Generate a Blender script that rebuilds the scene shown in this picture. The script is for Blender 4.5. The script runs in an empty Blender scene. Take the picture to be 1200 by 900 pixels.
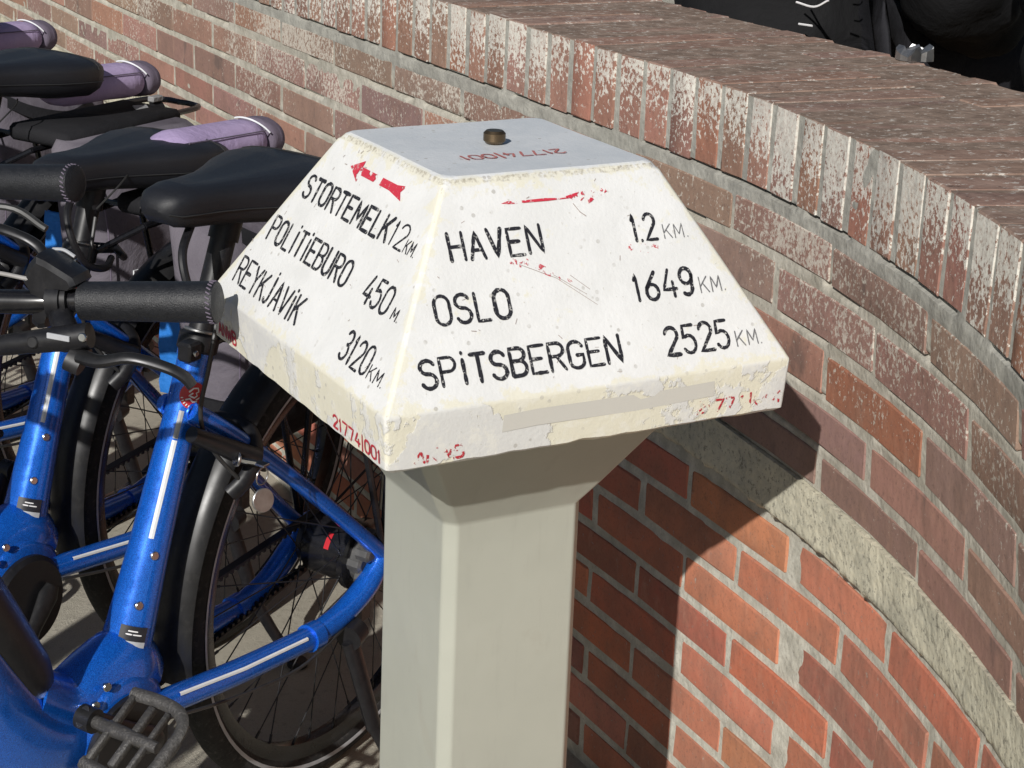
import bpy, math, random
from mathutils import Vector, Matrix, noise
C = bpy.context
SC = C.scene
COL = SC.collection
rnd = random.Random(7)
PI = math.pi
K = 1.04          # measured units -> metres
GZ = 0.89         # height of the cap's rim above the ground

# ---------------------------------------------------------------- camera, sky, sun
cam = bpy.data.cameras.new('camera')
camo = bpy.data.objects.new('camera', cam)
COL.objects.link(camo)
r_ = Vector((0.87605148, -0.48072772, 0.03787686)); u_ = Vector((0.12633138, 0.30460277, 0.94406437)); f_ = Vector((0.46537531, 0.82226396, -0.3275787))
m = Matrix((r_, u_, -f_)).transposed().to_4x4()
m.translation = Vector((-0.8142894, -1.48890376, 0.52447714 + GZ))
camo.matrix_world = m
cam.sensor_width = 36; cam.lens = 36 * 2141.47 / 1200
cam.clip_start = 0.05; cam.clip_end = 500
SC.camera = camo
SUN = Vector((-1.25, -1.165, 1.0)).normalized()
w = bpy.data.worlds.new('World'); SC.world = w; w.use_nodes = True
nt = w.node_tree; bg = nt.nodes['Background']
sky = nt.nodes.new('ShaderNodeTexSky'); sky.sky_type = 'NISHITA'; sky.sun_disc = False
sky.sun_elevation = math.asin(SUN.z); sky.sun_rotation = math.atan2(SUN.x, SUN.y)
sky.air_density = 1.0; sky.dust_density = 1.0
nt.links.new(sky.outputs[0], bg.inputs[0]); bg.inputs[1].default_value = 0.05
sl = bpy.data.lights.new('sun', 'SUN'); slo = bpy.data.objects.new('sun', sl); COL.objects.link(slo)
sl.energy = 5.0; sl.angle = math.radians(0.55); sl.color = (1.0, 0.972, 0.93)
slo.rotation_euler = SUN.to_track_quat('Z', 'Y').to_euler()
slo.location = SUN * 20
SC.view_settings.view_transform = 'Standard'; SC.view_settings.look = 'None'
SC.view_settings.exposure = -0.27; SC.view_settings.gamma = 1.0
SC.render.engine = 'CYCLES'
SC.cycles.max_bounces = 6; SC.cycles.diffuse_bounces = 2

# ---------------------------------------------------------------- helpers
class MB:
    def __init__(s): s.v = []; s.f = []
    def add(s, v, f):
        n = len(s.v); s.v += [tuple(p) for p in v]; s.f += [tuple(i + n for i in q) for q in f]; return s
    def mesh(s, name, mat, smooth=35):
        me = bpy.data.meshes.new(name); me.from_pydata(s.v, [], s.f); me.validate(); me.update()
        for m_ in (mat if isinstance(mat, (list, tuple)) else [mat]): me.materials.append(m_)
        if smooth:
            me.polygons.foreach_set('use_smooth', [True] * len(me.polygons))
            if smooth < 180: me.set_sharp_from_angle(angle=math.radians(smooth))
        return me
    def build(s, name, mat, parent=None, smooth=35, kind=None, label=None):
        return link(name, s.mesh(name, mat, smooth), parent, kind, label)

def link(name, me, parent=None, kind=None, label=None):
    o = bpy.data.objects.new(name, me); COL.objects.link(o)
    if parent: o.parent = parent
    if kind: o['kind'] = kind
    if label: o['label'] = label
    return o

def thing(name, label, cat, loc=(0, 0, 0), rot=(0, 0, 0), group=None):
    o = bpy.data.objects.new(name, None); COL.objects.link(o); o.empty_display_size = .1
    o.location = loc; o.rotation_euler = rot
    o['label'] = label; o['category'] = cat
    if group: o['group'] = group
    return o

def catmull(P, n=6):
    P = [Vector(p) for p in P]
    if len(P) < 3: return P
    Q = [P[0] * 2 - P[1]] + P + [P[-1] * 2 - P[-2]]
    out = []
    for i in range(1, len(Q) - 2):
        for k in range(n):
            t = k / n
            a, b, c, d = Q[i - 1], Q[i], Q[i + 1], Q[i + 2]
            out.append(0.5 * ((2 * b) + (c - a) * t + (2 * a - 5 * b + 4 * c - d) * t * t + (3 * b - a - 3 * c + d) * t ** 3))
    out.append(P[-1]); return out

def lerp_list(R, n):
    if not isinstance(R, (list, tuple)): return [R] * n
    o = []
    for i in range(n):
        t = i / (n - 1) * (len(R) - 1); k = min(int(t), len(R) - 2); o.append(R[k] + (R[k + 1] - R[k]) * (t - k))
    return o

def tube(mb, P, R, n=12, caps=True, flat=1.0, side=None, closed=False):
    """round (or flattened) tube along P; flat scales the radius across 'side'"""
    P = [Vector(p) for p in P]; R = lerp_list(R, len(P)); L = len(P)
    V = []; F = []
    prev = None
    for i, p in enumerate(P):
        if closed: t = (P[(i + 1) % L] - P[i - 1]).normalized()
        else: t = (P[min(i + 1, L - 1)] - P[max(i - 1, 0)]).normalized()
        if side is not None:
            a = Vector(side); a = (a - t * a.dot(t)).normalized()
        elif prev is None:
            a = t.orthogonal().normalized()
        else:
            a = (prev - t * prev.dot(t)).normalized()
        prev = a; b = t.cross(a)
        for k in range(n):
            g = 2 * PI * k / n
            V.append(p + a * math.cos(g) * R[i] * flat + b * math.sin(g) * R[i])
    for i in range(L if closed else L - 1):
        j = (i + 1) % L
        for k in range(n):
            F.append((i * n + k, i * n + (k + 1) % n, j * n + (k + 1) % n, j * n + k))
    if caps and not closed:
        F.append(tuple(range(n))[::-1]); F.append(tuple((L - 1) * n + k for k in range(n)))
    return mb.add(V, F)

def loft(mb, rings, caps=True, closed=False):
    n = len(rings[0]); V = [p for r in rings for p in r]; F = []; L = len(rings)
    for i in range(L if closed else L - 1):
        j = (i + 1) % L
        for k in range(n): F.append((i * n + k, i * n + (k + 1) % n, j * n + (k + 1) % n, j * n + k))
    if caps and not closed:
        F.append(tuple(range(n))[::-1]); F.append(tuple((L - 1) * n + k for k in range(n)))
    return mb.add(V, F)

def cbox(mb, c, h, ch=.003, M=None, jit=0, rg=None):
    """chamfered box, 44 triangles"""
    V = []; idx = {}
    for sx in (-1, 1):
        for sy in (-1, 1):
            for sz in (-1, 1):
                for ax in range(3):
                    p = [sx * h[0], sy * h[1], sz * h[2]]; s = (sx, sy, sz)
                    for q in range(3):
                        if q != ax: p[q] -= s[q] * ch
                    if jit: p = [a + rg.uniform(-jit, jit) for a in p]
                    idx[(sx, sy, sz, ax)] = len(V); V.append(Vector(p))
    F = []
    for ax in range(3):
        o = [q for q in range(3) if q != ax]
        for s in (-1, 1):
            q = []
            for a, b in ((-1, -1), (1, -1), (1, 1), (-1, 1)):
                k = [0, 0, 0]; k[ax] = s; k[o[0]] = a; k[o[1]] = b; q.append(idx[tuple(k) + (ax,)])
            F.append(q)
    for ax in range(3):      # edges parallel to ax
        o = [q for q in range(3) if q != ax]
        for a in (-1, 1):
            for b in (-1, 1):
                k1 = [0, 0, 0]; k1[o[0]] = a; k1[o[1]] = b; k2 = list(k1); k1[ax] = -1; k2[ax] = 1
                F.append([idx[tuple(k1) + (o[0],)], idx[tuple(k2) + (o[0],)], idx[tuple(k2) + (o[1],)], idx[tuple(k1) + (o[1],)]])
    for sx in (-1, 1):
        for sy in (-1, 1):
            for sz in (-1, 1): F.append([idx[(sx, sy, sz, a)] for a in range(3)])
    # consistent outward normals
    G = []
    for q in F:
        cc = sum((V[i] for i in q), Vector()) / len(q); nn = (V[q[1]] - V[q[0]]).cross(V[q[2]] - V[q[0]])
        G.append(q if nn.dot(cc) > 0 else q[::-1])
    if M is not None: V = [M @ v for v in V]
    return mb.add([Vector(c) + v for v in V], G)

def disc(mb, c, ax, R, t, n=32, ch=.0015):
    """short cylinder centred at c along ax, total thickness t"""
    c = Vector(c); ax = Vector(ax).normalized()
    return tube(mb, [c - ax * t / 2, c - ax * (t / 2 - ch), c + ax * (t / 2 - ch), c + ax * t / 2], [R - ch, R, R, R - ch], n) if False else \
        loft(mb, [[c + ax * z + (a * math.cos(g) + b * math.sin(g)) * rr for g in [2 * PI * k / n for k in range(n)]]
                  for a in [ax.orthogonal().normalized()] for b in [ax.cross(a)]
                  for z, rr in ((-t / 2, R - ch), (-t / 2 + ch, R), (t / 2 - ch, R), (t / 2, R - ch))])

# ---------------------------------------------------------------- material helpers
class NT:
    def __init__(s, name, rough=.6, metal=0., spec=.5, coat=0.):
        s.m = bpy.data.materials.new(name); s.m.use_nodes = True; s.t = s.m.node_tree
        s.b = s.t.nodes['Principled BSDF']; s.b.inputs['Roughness'].default_value = rough
        s.b.inputs['Metallic'].default_value = metal; s.b.inputs['Specular IOR Level'].default_value = spec
        s.b.inputs['Coat Weight'].default_value = coat
    def n(s, t, **kw):
        nd = s.t.nodes.new('ShaderNode' + t)
        for k, v in kw.items():
            if hasattr(nd, k): setattr(nd, k, v)
            else: nd.inputs[k.replace('_', ' ')].default_value = v
        return nd
    def l(s, a, b): s.t.links.new(a, b)
    def val(s, sock, x):
        if hasattr(x, 'is_linked') or hasattr(x, 'node'): s.l(x, sock)
        else: sock.default_value = x
    def math(s, op, a, b=0, clamp=False):
        nd = s.n('Math', operation=op); nd.use_clamp = clamp; s.val(nd.inputs[0], a); s.val(nd.inputs[1], b); return nd.outputs[0]
    def mix(s, f, a, b):
        nd = s.n('MixRGB'); s.val(nd.inputs[0], f)
        for i, x in ((1, a), (2, b)):
            if isinstance(x, tuple): nd.inputs[i].default_value = x + (1,) if len(x) == 3 else x
            else: s.l(x, nd.inputs[i])
        return nd.outputs[0]
    def coord(s, kind='Object', scale=(1, 1, 1), loc=None, vec=None):
        if kind == 'World': o = s.n('NewGeometry').outputs['Position']
        elif vec is not None: o = vec
        else: o = s.n('TexCoord').outputs[kind]
        mp = s.n('Mapping'); s.l(o, mp.inputs[0]); mp.inputs['Scale'].default_value = scale
        if loc is not None: s.l(loc, mp.inputs['Location'])
        return mp.outputs[0]
    def noise(s, vec, scale, detail=4, rough=.55, dist=0):
        nd = s.n('TexNoise'); s.l(vec, nd.inputs['Vector']); nd.inputs['Scale'].default_value = scale
        nd.inputs['Detail'].default_value = detail; nd.inputs['Roughness'].default_value = rough; nd.inputs['Distortion'].default_value = dist
        return nd.outputs[0]
    def ramp(s, x, a, b, lo=0., hi=1.):
        nd = s.n('MapRange'); nd.interpolation_type = 'SMOOTHSTEP'; s.val(nd.inputs[0], x); s.val(nd.inputs[1], a); s.val(nd.inputs[2], b); nd.inputs[3].default_value = lo; nd.inputs[4].default_value = hi
        return nd.outputs[0]
    def bump(s, h, dist, strength=1.):
        nd = s.n('Bump'); nd.inputs['Distance'].default_value = dist; nd.inputs['Strength'].default_value = strength; s.l(h, nd.inputs['Height'])
        s.l(nd.outputs[0], s.b.inputs['Normal']); return nd
    def color(s, c): s.val(s.b.inputs['Base Color'], c if not isinstance(c, tuple) else c + (1,)); return s
    def roughness(s, x): s.val(s.b.inputs['Roughness'], x)

def simple(name, col, rough=.5, metal=0., coat=0., var=.12, nscale=60, bump=.0, spec=.5, dust=0., dustcol=(.3, .28, .25)):
    M = NT(name, rough, metal, spec, coat)
    v = M.coord('Object'); nz = M.noise(v, nscale, 5)
    c = M.mix(M.ramp(nz, .3, .7), tuple(x * (1 - var) for x in col), tuple(min(1, x * (1 + var)) for x in col))
    if dust:
        d = M.noise(v, nscale * 2.3, 6, .7); c = M.mix(M.math('MULTIPLY', M.ramp(d, .5, .75), dust), c, dustcol)
    M.color(c); M.roughness(M.ramp(nz, .2, .8, rough * .85, min(1, rough * 1.15)))
    if bump: M.bump(M.noise(v, nscale * 4, 4), bump)
    return M.m

# ---------------------------------------------------------------- materials
def brick_material(name, mode):
    M = NT(name, .9, spec=.25)
    oi = M.n('ObjectInfo'); pos = M.coord('World')
    base = oi.outputs['Color']; rn = oi.outputs['Random']
    off = M.n('CombineXYZ'); M.l(M.math('MULTIPLY', rn, 37.), off.inputs[0]); M.l(M.math('MULTIPLY', rn, 91.), off.inputs[1])
    hb = M.noise(M.coord('World', (1, 1, .8), loc=off.outputs[0]), 42, 2, .5); hb2 = M.noise(M.coord('World', (1, 1, .8), loc=off.outputs[0]), 90, 1, .4); va = M.coord('World', (1, 1, 1), loc=off.outputs[0])
    big = M.noise(va, 14, 4, .6); med = M.noise(va, 55, 6, .65); fine = M.noise(va, 260, 4, .6)
    c = M.mix(M.ramp(big, .35, .7), base, M.mix(.45, base, (.20, .13, .10)))
    c = M.mix(M.math('MULTIPLY', M.ramp(med, .45, .8), .55), c, M.mix(.5, base, (.42, .25, .17)))
    c = M.mix(M.math('MULTIPLY', M.ramp(fine, .52, .75), .4), c, (.10, .07, .06)); c = M.mix(M.math('MULTIPLY', M.ramp(M.noise(va, 120, 4, .7), .60, .68), .45), c, (.13, .085, .07)); c = M.mix(M.math('MULTIPLY', M.ramp(M.noise(M.coord('World', (1, 1, .4), loc=off.outputs[0]), 38, 5, .7), .55, .75), .35), c, M.mix(.6, base, (.55, .36, .27)))
    sep = M.n('SeparateXYZ'); M.l(pos, sep.inputs[0]); z = sep.outputs[2]
    wn = M.math('ADD', M.math('MULTIPLY', M.noise(M.coord('World', (1, 1, 1)), 2.6, 3, .6), .7), M.math('MULTIPLY', M.noise(M.coord('World', (1, 1, .6)), 19, 4, .6), .32)); pit = M.noise(va, 140, 3, .6)
    if mode == 'coping':
        # lime bloom, heavier on the upright faces and towards the top edge
        nrm = M.n('NewGeometry').outputs['Normal']; sn = M.n('SeparateXYZ'); M.l(nrm, sn.inputs[0])
        up = M.ramp(sn.outputs[2], .15, .4)
        st = M.noise(M.coord('World', (1, 1, .9), loc=off.outputs[0]), 150, 6, .7, .2)
        zf = M.ramp(z, GZ + .062 * K, GZ + .15 * K, -.055, .09)
        thr = M.math('ADD', M.math('ADD', zf, M.math('MULTIPLY', M.math('SUBTRACT', wn, .5), .35)), M.math('MULTIPLY', M.math('SUBTRACT', rn, .5), .10))
        mk = M.ramp(M.math('ADD', st, thr), .505, .555)
        front = M.mix(M.math('MULTIPLY', mk, M.ramp(fine, .3, .6, .55, .95)), c, (.70, .68, .61))
        # top face: dusty brown with short pale streaks running across the wall
        tv = M.coord('World', (.85, 1.1, 1)); t1 = M.noise(tv, 105, 6, .7, .2); t2 = M.noise(tv, 34, 6, .68)
        top = M.mix(M.ramp(t2, .35, .7), (.20, .142, .112), (.35, .262, .212))
        top = M.mix(.3, top, base)
        top = M.mix(M.math('MULTIPLY', M.ramp(t1, .57, .63), .75), top, (.62, .58, .52))
        top = M.mix(M.math('MULTIPLY', M.ramp(M.noise(tv, 60, 5, .7), .60, .66), .75), top, (.09, .06, .048))
        c = M.mix(up, front, top)
        hgt = M.math('ADD', hb, M.math('MULTIPLY', hb2, .5)); bd = .0020
    elif mode == 'upper':
        st = M.noise(M.coord('World', (1, 1, .9), loc=off.outputs[0]), 160, 6, .7, .2)
        thr = M.math('MULTIPLY', M.math('SUBTRACT', wn, .56), .75)
        zt = M.ramp(z, GZ - .15, GZ + .04, -.05, .03)
        thr = M.math('ADD', M.math('ADD', thr, zt), M.math('MULTIPLY', M.math('SUBTRACT', rn, .5), .08))
        mk = M.ramp(M.math('ADD', st, thr), .535, .585)
        soot = M.noise(M.coord('World', (1, 1, .55), loc=off.outputs[0]), 16, 4, .6, .3); c = M.mix(M.math('MULTIPLY', M.ramp(soot, .60, .72), .5), c, (.10, .085, .08))
        c = M.mix(M.math('MULTIPLY', mk, M.ramp(fine, .3, .6, .45, .85)), c, (.62, .58, .50))
        hgt = M.math('ADD', hb, M.math('MULTIPLY', hb2, .5)); bd = .0013
    else:
        st = M.noise(va, 120, 6, .7)
        c = M.mix(M.math('MULTIPLY', M.ramp(st, .62, .70), .55), c, (.62, .50, .42))
        dk = M.noise(va, 20, 3, .6, .6)
        c = M.mix(M.math('MULTIPLY', M.ramp(dk, .66, .74), .5), c, (.12, .10, .085))
        hgt = M.math('ADD', hb, M.math('MULTIPLY', hb2, .5)); bd = .0016
    M.color(c); M.bump(hgt, bd)
    return M.m
m_brick_cop = brick_material('weathered coping brick', 'coping')
m_brick_up = brick_material('dull red brick with lime bloom', 'upper')
m_brick_low = brick_material('orange red brick', 'lower')

def mortar_material(name, kind):
    M = NT(name, .95, spec=.2); v = M.coord('World'); n1 = M.noise(v, 30, 6, .65); n2 = M.noise(v, 300, 4, .7); n3 = M.noise(v, 5, 3)
    sep = M.n('SeparateXYZ'); M.l(v, sep.inputs[0])
    if kind == 'upper':
        warm = M.mix(M.ramp(n1, .35, .7), (.38, .355, .295), (.55, .52, .445))
        grey = M.mix(M.ramp(n1, .35, .7), (.30, .292, .26), (.45, .44, .39))
        c = M.mix(M.ramp(sep.outputs[2], GZ + .012, GZ + .034), warm, grey)
    else:
        c = M.mix(M.ramp(n1, .35, .7), (.42, .40, .335), (.61, .585, .50))
    c = M.mix(M.math('MULTIPLY', M.ramp(n2, .55, .7), .5), c, (.16, .15, .13))
    c = M.mix(M.math('MULTIPLY', M.ramp(n3, .5, .7), .25), c, (.30, .30, .26))
    if kind == 'upper':
        tv = M.coord('World', (.85, 1.1, 1)); t1 = M.noise(tv, 105, 6, .7, .2); t2 = M.noise(tv, 34, 6, .68)
        top = M.mix(M.ramp(t2, .35, .7), (.19, .138, .108), (.335, .25, .20))
        top = M.mix(M.math('MULTIPLY', M.ramp(t1, .57, .63), .75), top, (.62, .58, .52))
        c = M.mix(M.ramp(sep.outputs[2], GZ + .1520 * K, GZ + .1535 * K), c, top)
    M.color(c); M.bump(M.math('ADD', M.math('MULTIPLY', M.noise(v, 110, 1), .6), M.noise(v, 40, 2)), .0022)
    return M.m
m_mort_up = mortar_material('grey lime mortar', 'upper'); m_mort_low = mortar_material('pale mortar', 'lower')

M = NT('rough aggregate concrete', .95, spec=.2)
v = M.coord('World'); vs = M.coord('World', (1, 1, .5)); n1 = M.noise(v, 13, 5, .6); n2 = M.noise(v, 130, 6, .75); n3 = M.noise(v, 400, 3)
vo = M.n('TexVoronoi'); M.l(v, vo.inputs['Vector']); vo.inputs['Scale'].default_value = 130
c = M.mix(M.ramp(n1, .3, .7), (.46, .44, .35), (.66, .62, .48))
c = M.mix(M.math('MULTIPLY', M.ramp(n2, .54, .62), .7), c, (.62, .57, .43))
c = M.mix(M.math('MULTIPLY', M.ramp(n2, .46, .38), .6), c, (.13, .12, .10))
c = M.mix(M.math('MULTIPLY', M.ramp(vo.outputs[0], .18, .10), .5), c, (.10, .09, .08))
M.color(c); M.bump(M.math('ADD', M.math('MULTIPLY', M.noise(v, 90, 1), .5), M.noise(v, 45, 2)), .0020); m_conc = M.m

# aged white enamel of the cap; 'wear' attribute = closeness to an edge, 'rim' = on the upright rim
M = NT('aged white enamel', .45, spec=.4)
v = M.coord('Object'); at = M.n('Attribute'); at.attribute_name = 'wear'; wear = at.outputs['Fac']
at2 = M.n('Attribute'); at2.attribute_name = 'rim'; rim = at2.outputs['Fac']
at3 = M.n('Attribute'); at3.attribute_name = 'lid'; lid = at3.outputs['Fac']
n1 = M.noise(v, 16, 5, .6, .4); n2 = M.noise(v, 60, 6, .7); n3 = M.noise(v, 260, 4, .6); n4 = M.noise(v, 9, 4, .6, .8)
c = M.mix(M.ramp(n1, .3, .7), (.745, .745, .73), (.81, .81, .80))
c = M.mix(M.math('MULTIPLY', M.ramp(M.math('ADD', n2, M.math('MULTIPLY', wear, .27)), .60, .72), .65), c, (.76, .72, .55))
rmask = M.ramp(M.math('ADD', n4, M.math('MULTIPLY', n2, .35)), .63, .66)
rimc = M.mix(rmask, (.77, .735, .60), (.71, .705, .68))
rimc = M.mix(M.math('MULTIPLY', M.ramp(n2, .50, .62), .5), rimc, (.82, .80, .72))
c = M.mix(M.math('MULTIPLY', M.ramp(n4, .52, .68), .30), c, (.64, .64, .62)); c = M.mix(rim, c, rimc)
lidc = M.mix(M.ramp(n1, .3, .7), (.66, .69, .715), (.74, .76, .775))
c = M.mix(lid, c, lidc)
vor = M.n('TexVoronoi'); M.l(M.coord('Object', (1, 1, 1)), vor.inputs['Vector']); vor.inputs['Scale'].default_value = 70; vor.inputs['Randomness'].default_value = 1
spk = M.math('MULTIPLY', M.ramp(vor.outputs[0], .17, .11), M.ramp(n1, .45, .6))
c = M.mix(M.math('MULTIPLY', spk, .65), c, (.42, .40, .36))
c = M.mix(M.math('MULTIPLY', M.ramp(n3, .66, .74), .6), c, (.50, .48, .42))
c = M.mix(M.math('MULTIPLY', M.ramp(M.math('ADD', wear, M.math('MULTIPLY', n3, .5)), 1.12, 1.3), .8), c, (.33, .29, .22))
M.color(c); M.roughness(M.ramp(n2, .3, .7, .38, .6)); M.bump(M.math('ADD', M.math('MULTIPLY', M.math('MULTIPLY', rmask, rim), .6), M.math('ADD', M.math('MULTIPLY', n2, .35), M.math('MULTIPLY', n3, .5))), .0007); m_cap = M.m

M = NT('grey green column paint', .42, spec=.4); v = M.coord('Object'); n1 = M.noise(v, 4, 4); n2 = M.noise(M.coord('Object', (1, 1, .25)), 45, 5, .6)
c = M.mix(M.ramp(n1, .3, .7), (.40, .407, .348), (.445, .45, .385)); c = M.mix(M.math('MULTIPLY', M.ramp(n2, .55, .72), .35), c, (.36, .36, .31))
n3 = M.noise(v, 170, 3); c = M.mix(M.math('MULTIPLY', M.ramp(n3, .70, .76), .4), c, (.38, .36, .30))
n4 = M.noise(M.coord('Object', (1, 1, .5)), 12, 6, .7, .5); c = M.mix(M.math('MULTIPLY', M.ramp(n4, .60, .66), .28), c, (.40, .385, .32)); n5 = M.noise(M.coord('Object', (6, 6, .5)), 22, 4, .6); c = M.mix(M.math('MULTIPLY', M.ramp(n5, .60, .72), .22), c, (.36, .35, .30))
M.color(c); M.bump(n1, .004); m_post = M.m

def ink(name, col, worn, holes=False, hs=90):
    M = NT(name, .5, spec=.35); v = M.coord('Object'); n = M.noise(v, hs, 5, .65, .3); n2 = M.noise(v, 420, 3)
    c = M.mix(M.math('MULTIPLY', M.ramp(n2, .60, .68), worn), col, (.62, .61, .58)); c = M.mix(M.math('MULTIPLY', M.ramp(M.noise(v, 120, 5, .7), .60, .66), worn * .7), c, (.55, .54, .52)); M.color(c)
    if holes is not False: M.val(M.b.inputs['Alpha'], M.ramp(n, holes, holes + .03))
    return M.m
m_ink = ink('black lettering paint', (.022, .022, .028), .9)
m_ink_thin = ink('thin grey lettering paint', (.17, .17, .175), .6)
m_red = ink('red lettering paint', (.50, .035, .05), .45)
m_red_worn = ink('flaking red paint', (.50, .035, .05), .4, .53, 110)
m_red_arrow = ink('scratched red arrow paint', (.60, .04, .07), .5, .43, 85)
m_red_lid = ink('faded red lid print', (.55, .17, .15), .8, .34, 200)
m_scratch = ink('fine scratch', (.42, .36, .33), .3)
m_tape = ink('dull tape residue', (.62, .60, .545), .25)
m_bronze = simple('tarnished bronze', (.16, .115, .07), .4, .9)

def car_paint(name, c1, c2):
    M = NT(name, .30, metal=.45, spec=.6, coat=.8); v = M.coord('Object'); n = M.noise(v, 900, 2); n2 = M.noise(v, 25, 5, .6); n3 = M.noise(v, 240, 5, .7)
    c = M.mix(M.ramp(n, .4, .6), c1, c2); c = M.mix(M.math('MULTIPLY', M.ramp(n3, .60, .75), .12), c, (.16, .20, .30)); sc_ = M.noise(M.coord('Object', (9, 9, 1.2)), 60, 3, .6); c = M.mix(M.math('MULTIPLY', M.ramp(sc_, .70, .74), .5), c, (.30, .36, .48)); M.color(c)
    M.roughness(M.ramp(n2, .3, .7, .22, .42)); M.b.inputs['Coat Roughness'].default_value = .12; return M.m
m_blue = car_paint('metallic blue paint', (.004, .085, .48), (.012, .19, .85))
m_blk = simple('black plastic', (.010, .010, .012), .42, dust=.10, nscale=90, dustcol=(.12, .11, .10))
m_gloss = simple('gloss black paint', (.008, .008, .010), .25, spec=.6, dust=.05)
m_guard = simple('satin black mudguard', (.014, .014, .015), .40, dust=.2, nscale=40, dustcol=(.09, .085, .08))
m_tyre = simple('tyre rubber', (.014, .014, .014), .85, bump=.0008, dust=.5, nscale=50, dustcol=(.11, .10, .09))
m_grip = simple('black stitched leather', (.013, .014, .017), .48, bump=.0006, nscale=180)
m_saddle = simple('black saddle cover', (.013, .014, .018), .45, bump=.0003, nscale=500, dust=.12, dustcol=(.09, .09, .09))
m_dkmetal = simple('dark anodised metal', (.035, .035, .037), .38, .6, dust=.15, dustcol=(.15, .14, .13))
m_alu = simple('worn aluminium', (.42, .42, .42), .38, .9, dust=.3, dustcol=(.2, .19, .18))
m_cast = simple('grey cast brake housing', (.10, .10, .10), .5, .4, dust=.4)
m_pedal = simple('dusty grey pedal', (.075, .072, .07), .5, .3, bump=.0015, nscale=90, dust=.4)
m_steel = simple('bright steel', (.62, .62, .62), .22, 1.)
m_refl = simple('white reflective tape', (.80, .82, .84), .35, var=.05)
m_reflg = simple('grey reflective tape', (.42, .43, .45), .35, var=.1)
m_white = simple('white print', (.75, .74, .74), .5, var=.05)
m_redb = simple('red badge', (.48, .02, .03), .35)
m_amber = simple('amber reflector', (.75, .25, .02), .3)
m_cable = simple('cable sheath', (.03, .03, .03), .4)
m_cableg = simple('grey cable', (.35, .34, .33), .4)
m_lblk = simple('label black', (.02, .02, .025), .4)
m_bluefab = simple('bright blue nylon', (.02, .17, .55), .55, bump=.002, nscale=30)
def fabric(name, col, alt):
    M = NT(name, .85, spec=.2); v = M.coord('Object'); n = M.noise(v, 11, 5, .6, .5); n2 = M.noise(v, 700, 2); n3 = M.noise(v, 45, 4)
    c = M.mix(M.ramp(n, .3, .7), col, alt); c = M.mix(M.math('MULTIPLY', n2, .5), c, tuple(x * .6 for x in col)); M.color(c)
    M.bump(M.math('ADD', M.math('MULTIPLY', n, 2.5), M.math('MULTIPLY', n3, .3)), .003); return M.m
m_lilac = fabric('lilac canvas', (.42, .33, .54), (.50, .40, .60))
m_grey = fabric('grey canvas', (.125, .112, .135), (.185, .168, .195))
m_dgrey = fabric('dark grey canvas', (.15, .125, .17), (.20, .17, .22))
m_strap = fabric('grey webbing', (.26, .26, .265), (.34, .34, .34))
m_bfab = fabric('black canvas', (.012, .012, .014), (.02, .02, .023))
m_jacket = fabric('black jacket cloth', (.009, .009, .010), (.014, .014, .015))
m_skin = simple('skin', (.52, .32, .24), .55, var=.06)
m_hair = simple('brown hair', (.05, .03, .02), .6, bump=.003)
m_jeans = fabric('dark trousers', (.02, .02, .025), (.03, .03, .035))
m_wood = simple('bench timber', (.25, .17, .10), .7, bump=.002, nscale=20)

# ================================================================ the setting: ground
M = NT('concrete paving', .95, spec=.2); v = M.coord('World'); n1 = M.noise(v, 3, 5); n2 = M.noise(v, 60, 6, .7); n3 = M.noise(v, 330, 4, .7)
c = M.mix(M.ramp(n1, .3, .7), (.41, .38, .31), (.52, .485, .40)); c = M.mix(M.math('MULTIPLY', M.ramp(n2, .5, .72), .5), c, (.25, .23, .19)); c = M.mix(M.math('MULTIPLY', M.ramp(n3, .55, .7), .55), c, (.16, .145, .12))
M.color(c); M.bump(M.math('ADD', n2, n3), .004); m_ground = M.m
mb = MB(); mb.add([(-60, -60, 0), (60, -60, 0), (60, 60, 0), (-60, 60, 0)], [(0, 1, 2, 3)])
mb.build('pavement', m_ground, kind='structure', smooth=0)

# ================================================================ curved brick wall
class Curve:
    """plan curve of a wall face, s = metres along it; normal points to the street"""
    def __init__(s, pts):
        s.p = [Vector(q) for q in pts]; s.s = [0]
        for i in range(1, len(pts)): s.s.append(s.s[-1] + (s.p[i] - s.p[i - 1]).length)
    def at(s, t, off=0., z=0.):
        i = 0
        lo, hi = 0, len(s.s) - 2
        while lo < hi:
            mid = (lo + hi + 1) // 2
            if s.s[mid] <= t: lo = mid
            else: hi = mid - 1
        i = lo; d = s.p[i + 1] - s.p[i]; L = d.length; f = (t - s.s[i]) / L
        p = s.p[i] + d * f
        nrm = s.nrm(i) * (1 - f) + s.nrm(i + 1) * f; nrm.normalize()
        return Vector((p.x + nrm.x * off, p.y + nrm.y * off, z)), nrm
    def nrm(s, i):
        a = s.p[max(i - 1, 0)]; b = s.p[min(i + 1, len(s.p) - 1)]; d = (b - a).normalized()
        return Vector((d.y, -d.x))     # heading -y -> normal -x
S0 = 3.7 * K      # s of the point where the curve begins
RU = 1.9 * K
def upper_pts():
    P = [(.442 * K, (.42 + 3.7) * K)]
    P += [(.442 * K, (.42 + 3.7 - i * .1) * K) for i in range(1, 37)]
    for i in range(0, 72):
        a = i * .02 * K / RU * 1.0
        P.append((.442 * K - RU + RU * math.cos(a), .42 * K - RU * math.sin(a)))
    return P
CU = Curve(upper_pts())
SEND = S0 + 1.30 * K
def batter(s, z):
    zz = z - GZ
    ramp = max(0, (s - S0 - .30) / .55)
    return -ramp * max(0, .05 - zz) * .095
lowxy = [(-.95, .02), (-.75, .125), (-.6, .203), (-.4, .305), (-.199, .376), (-.06, .413), (.05, .428), (.176, .438), (.30, .444), (.436, .448), (.6, .449)]
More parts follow.
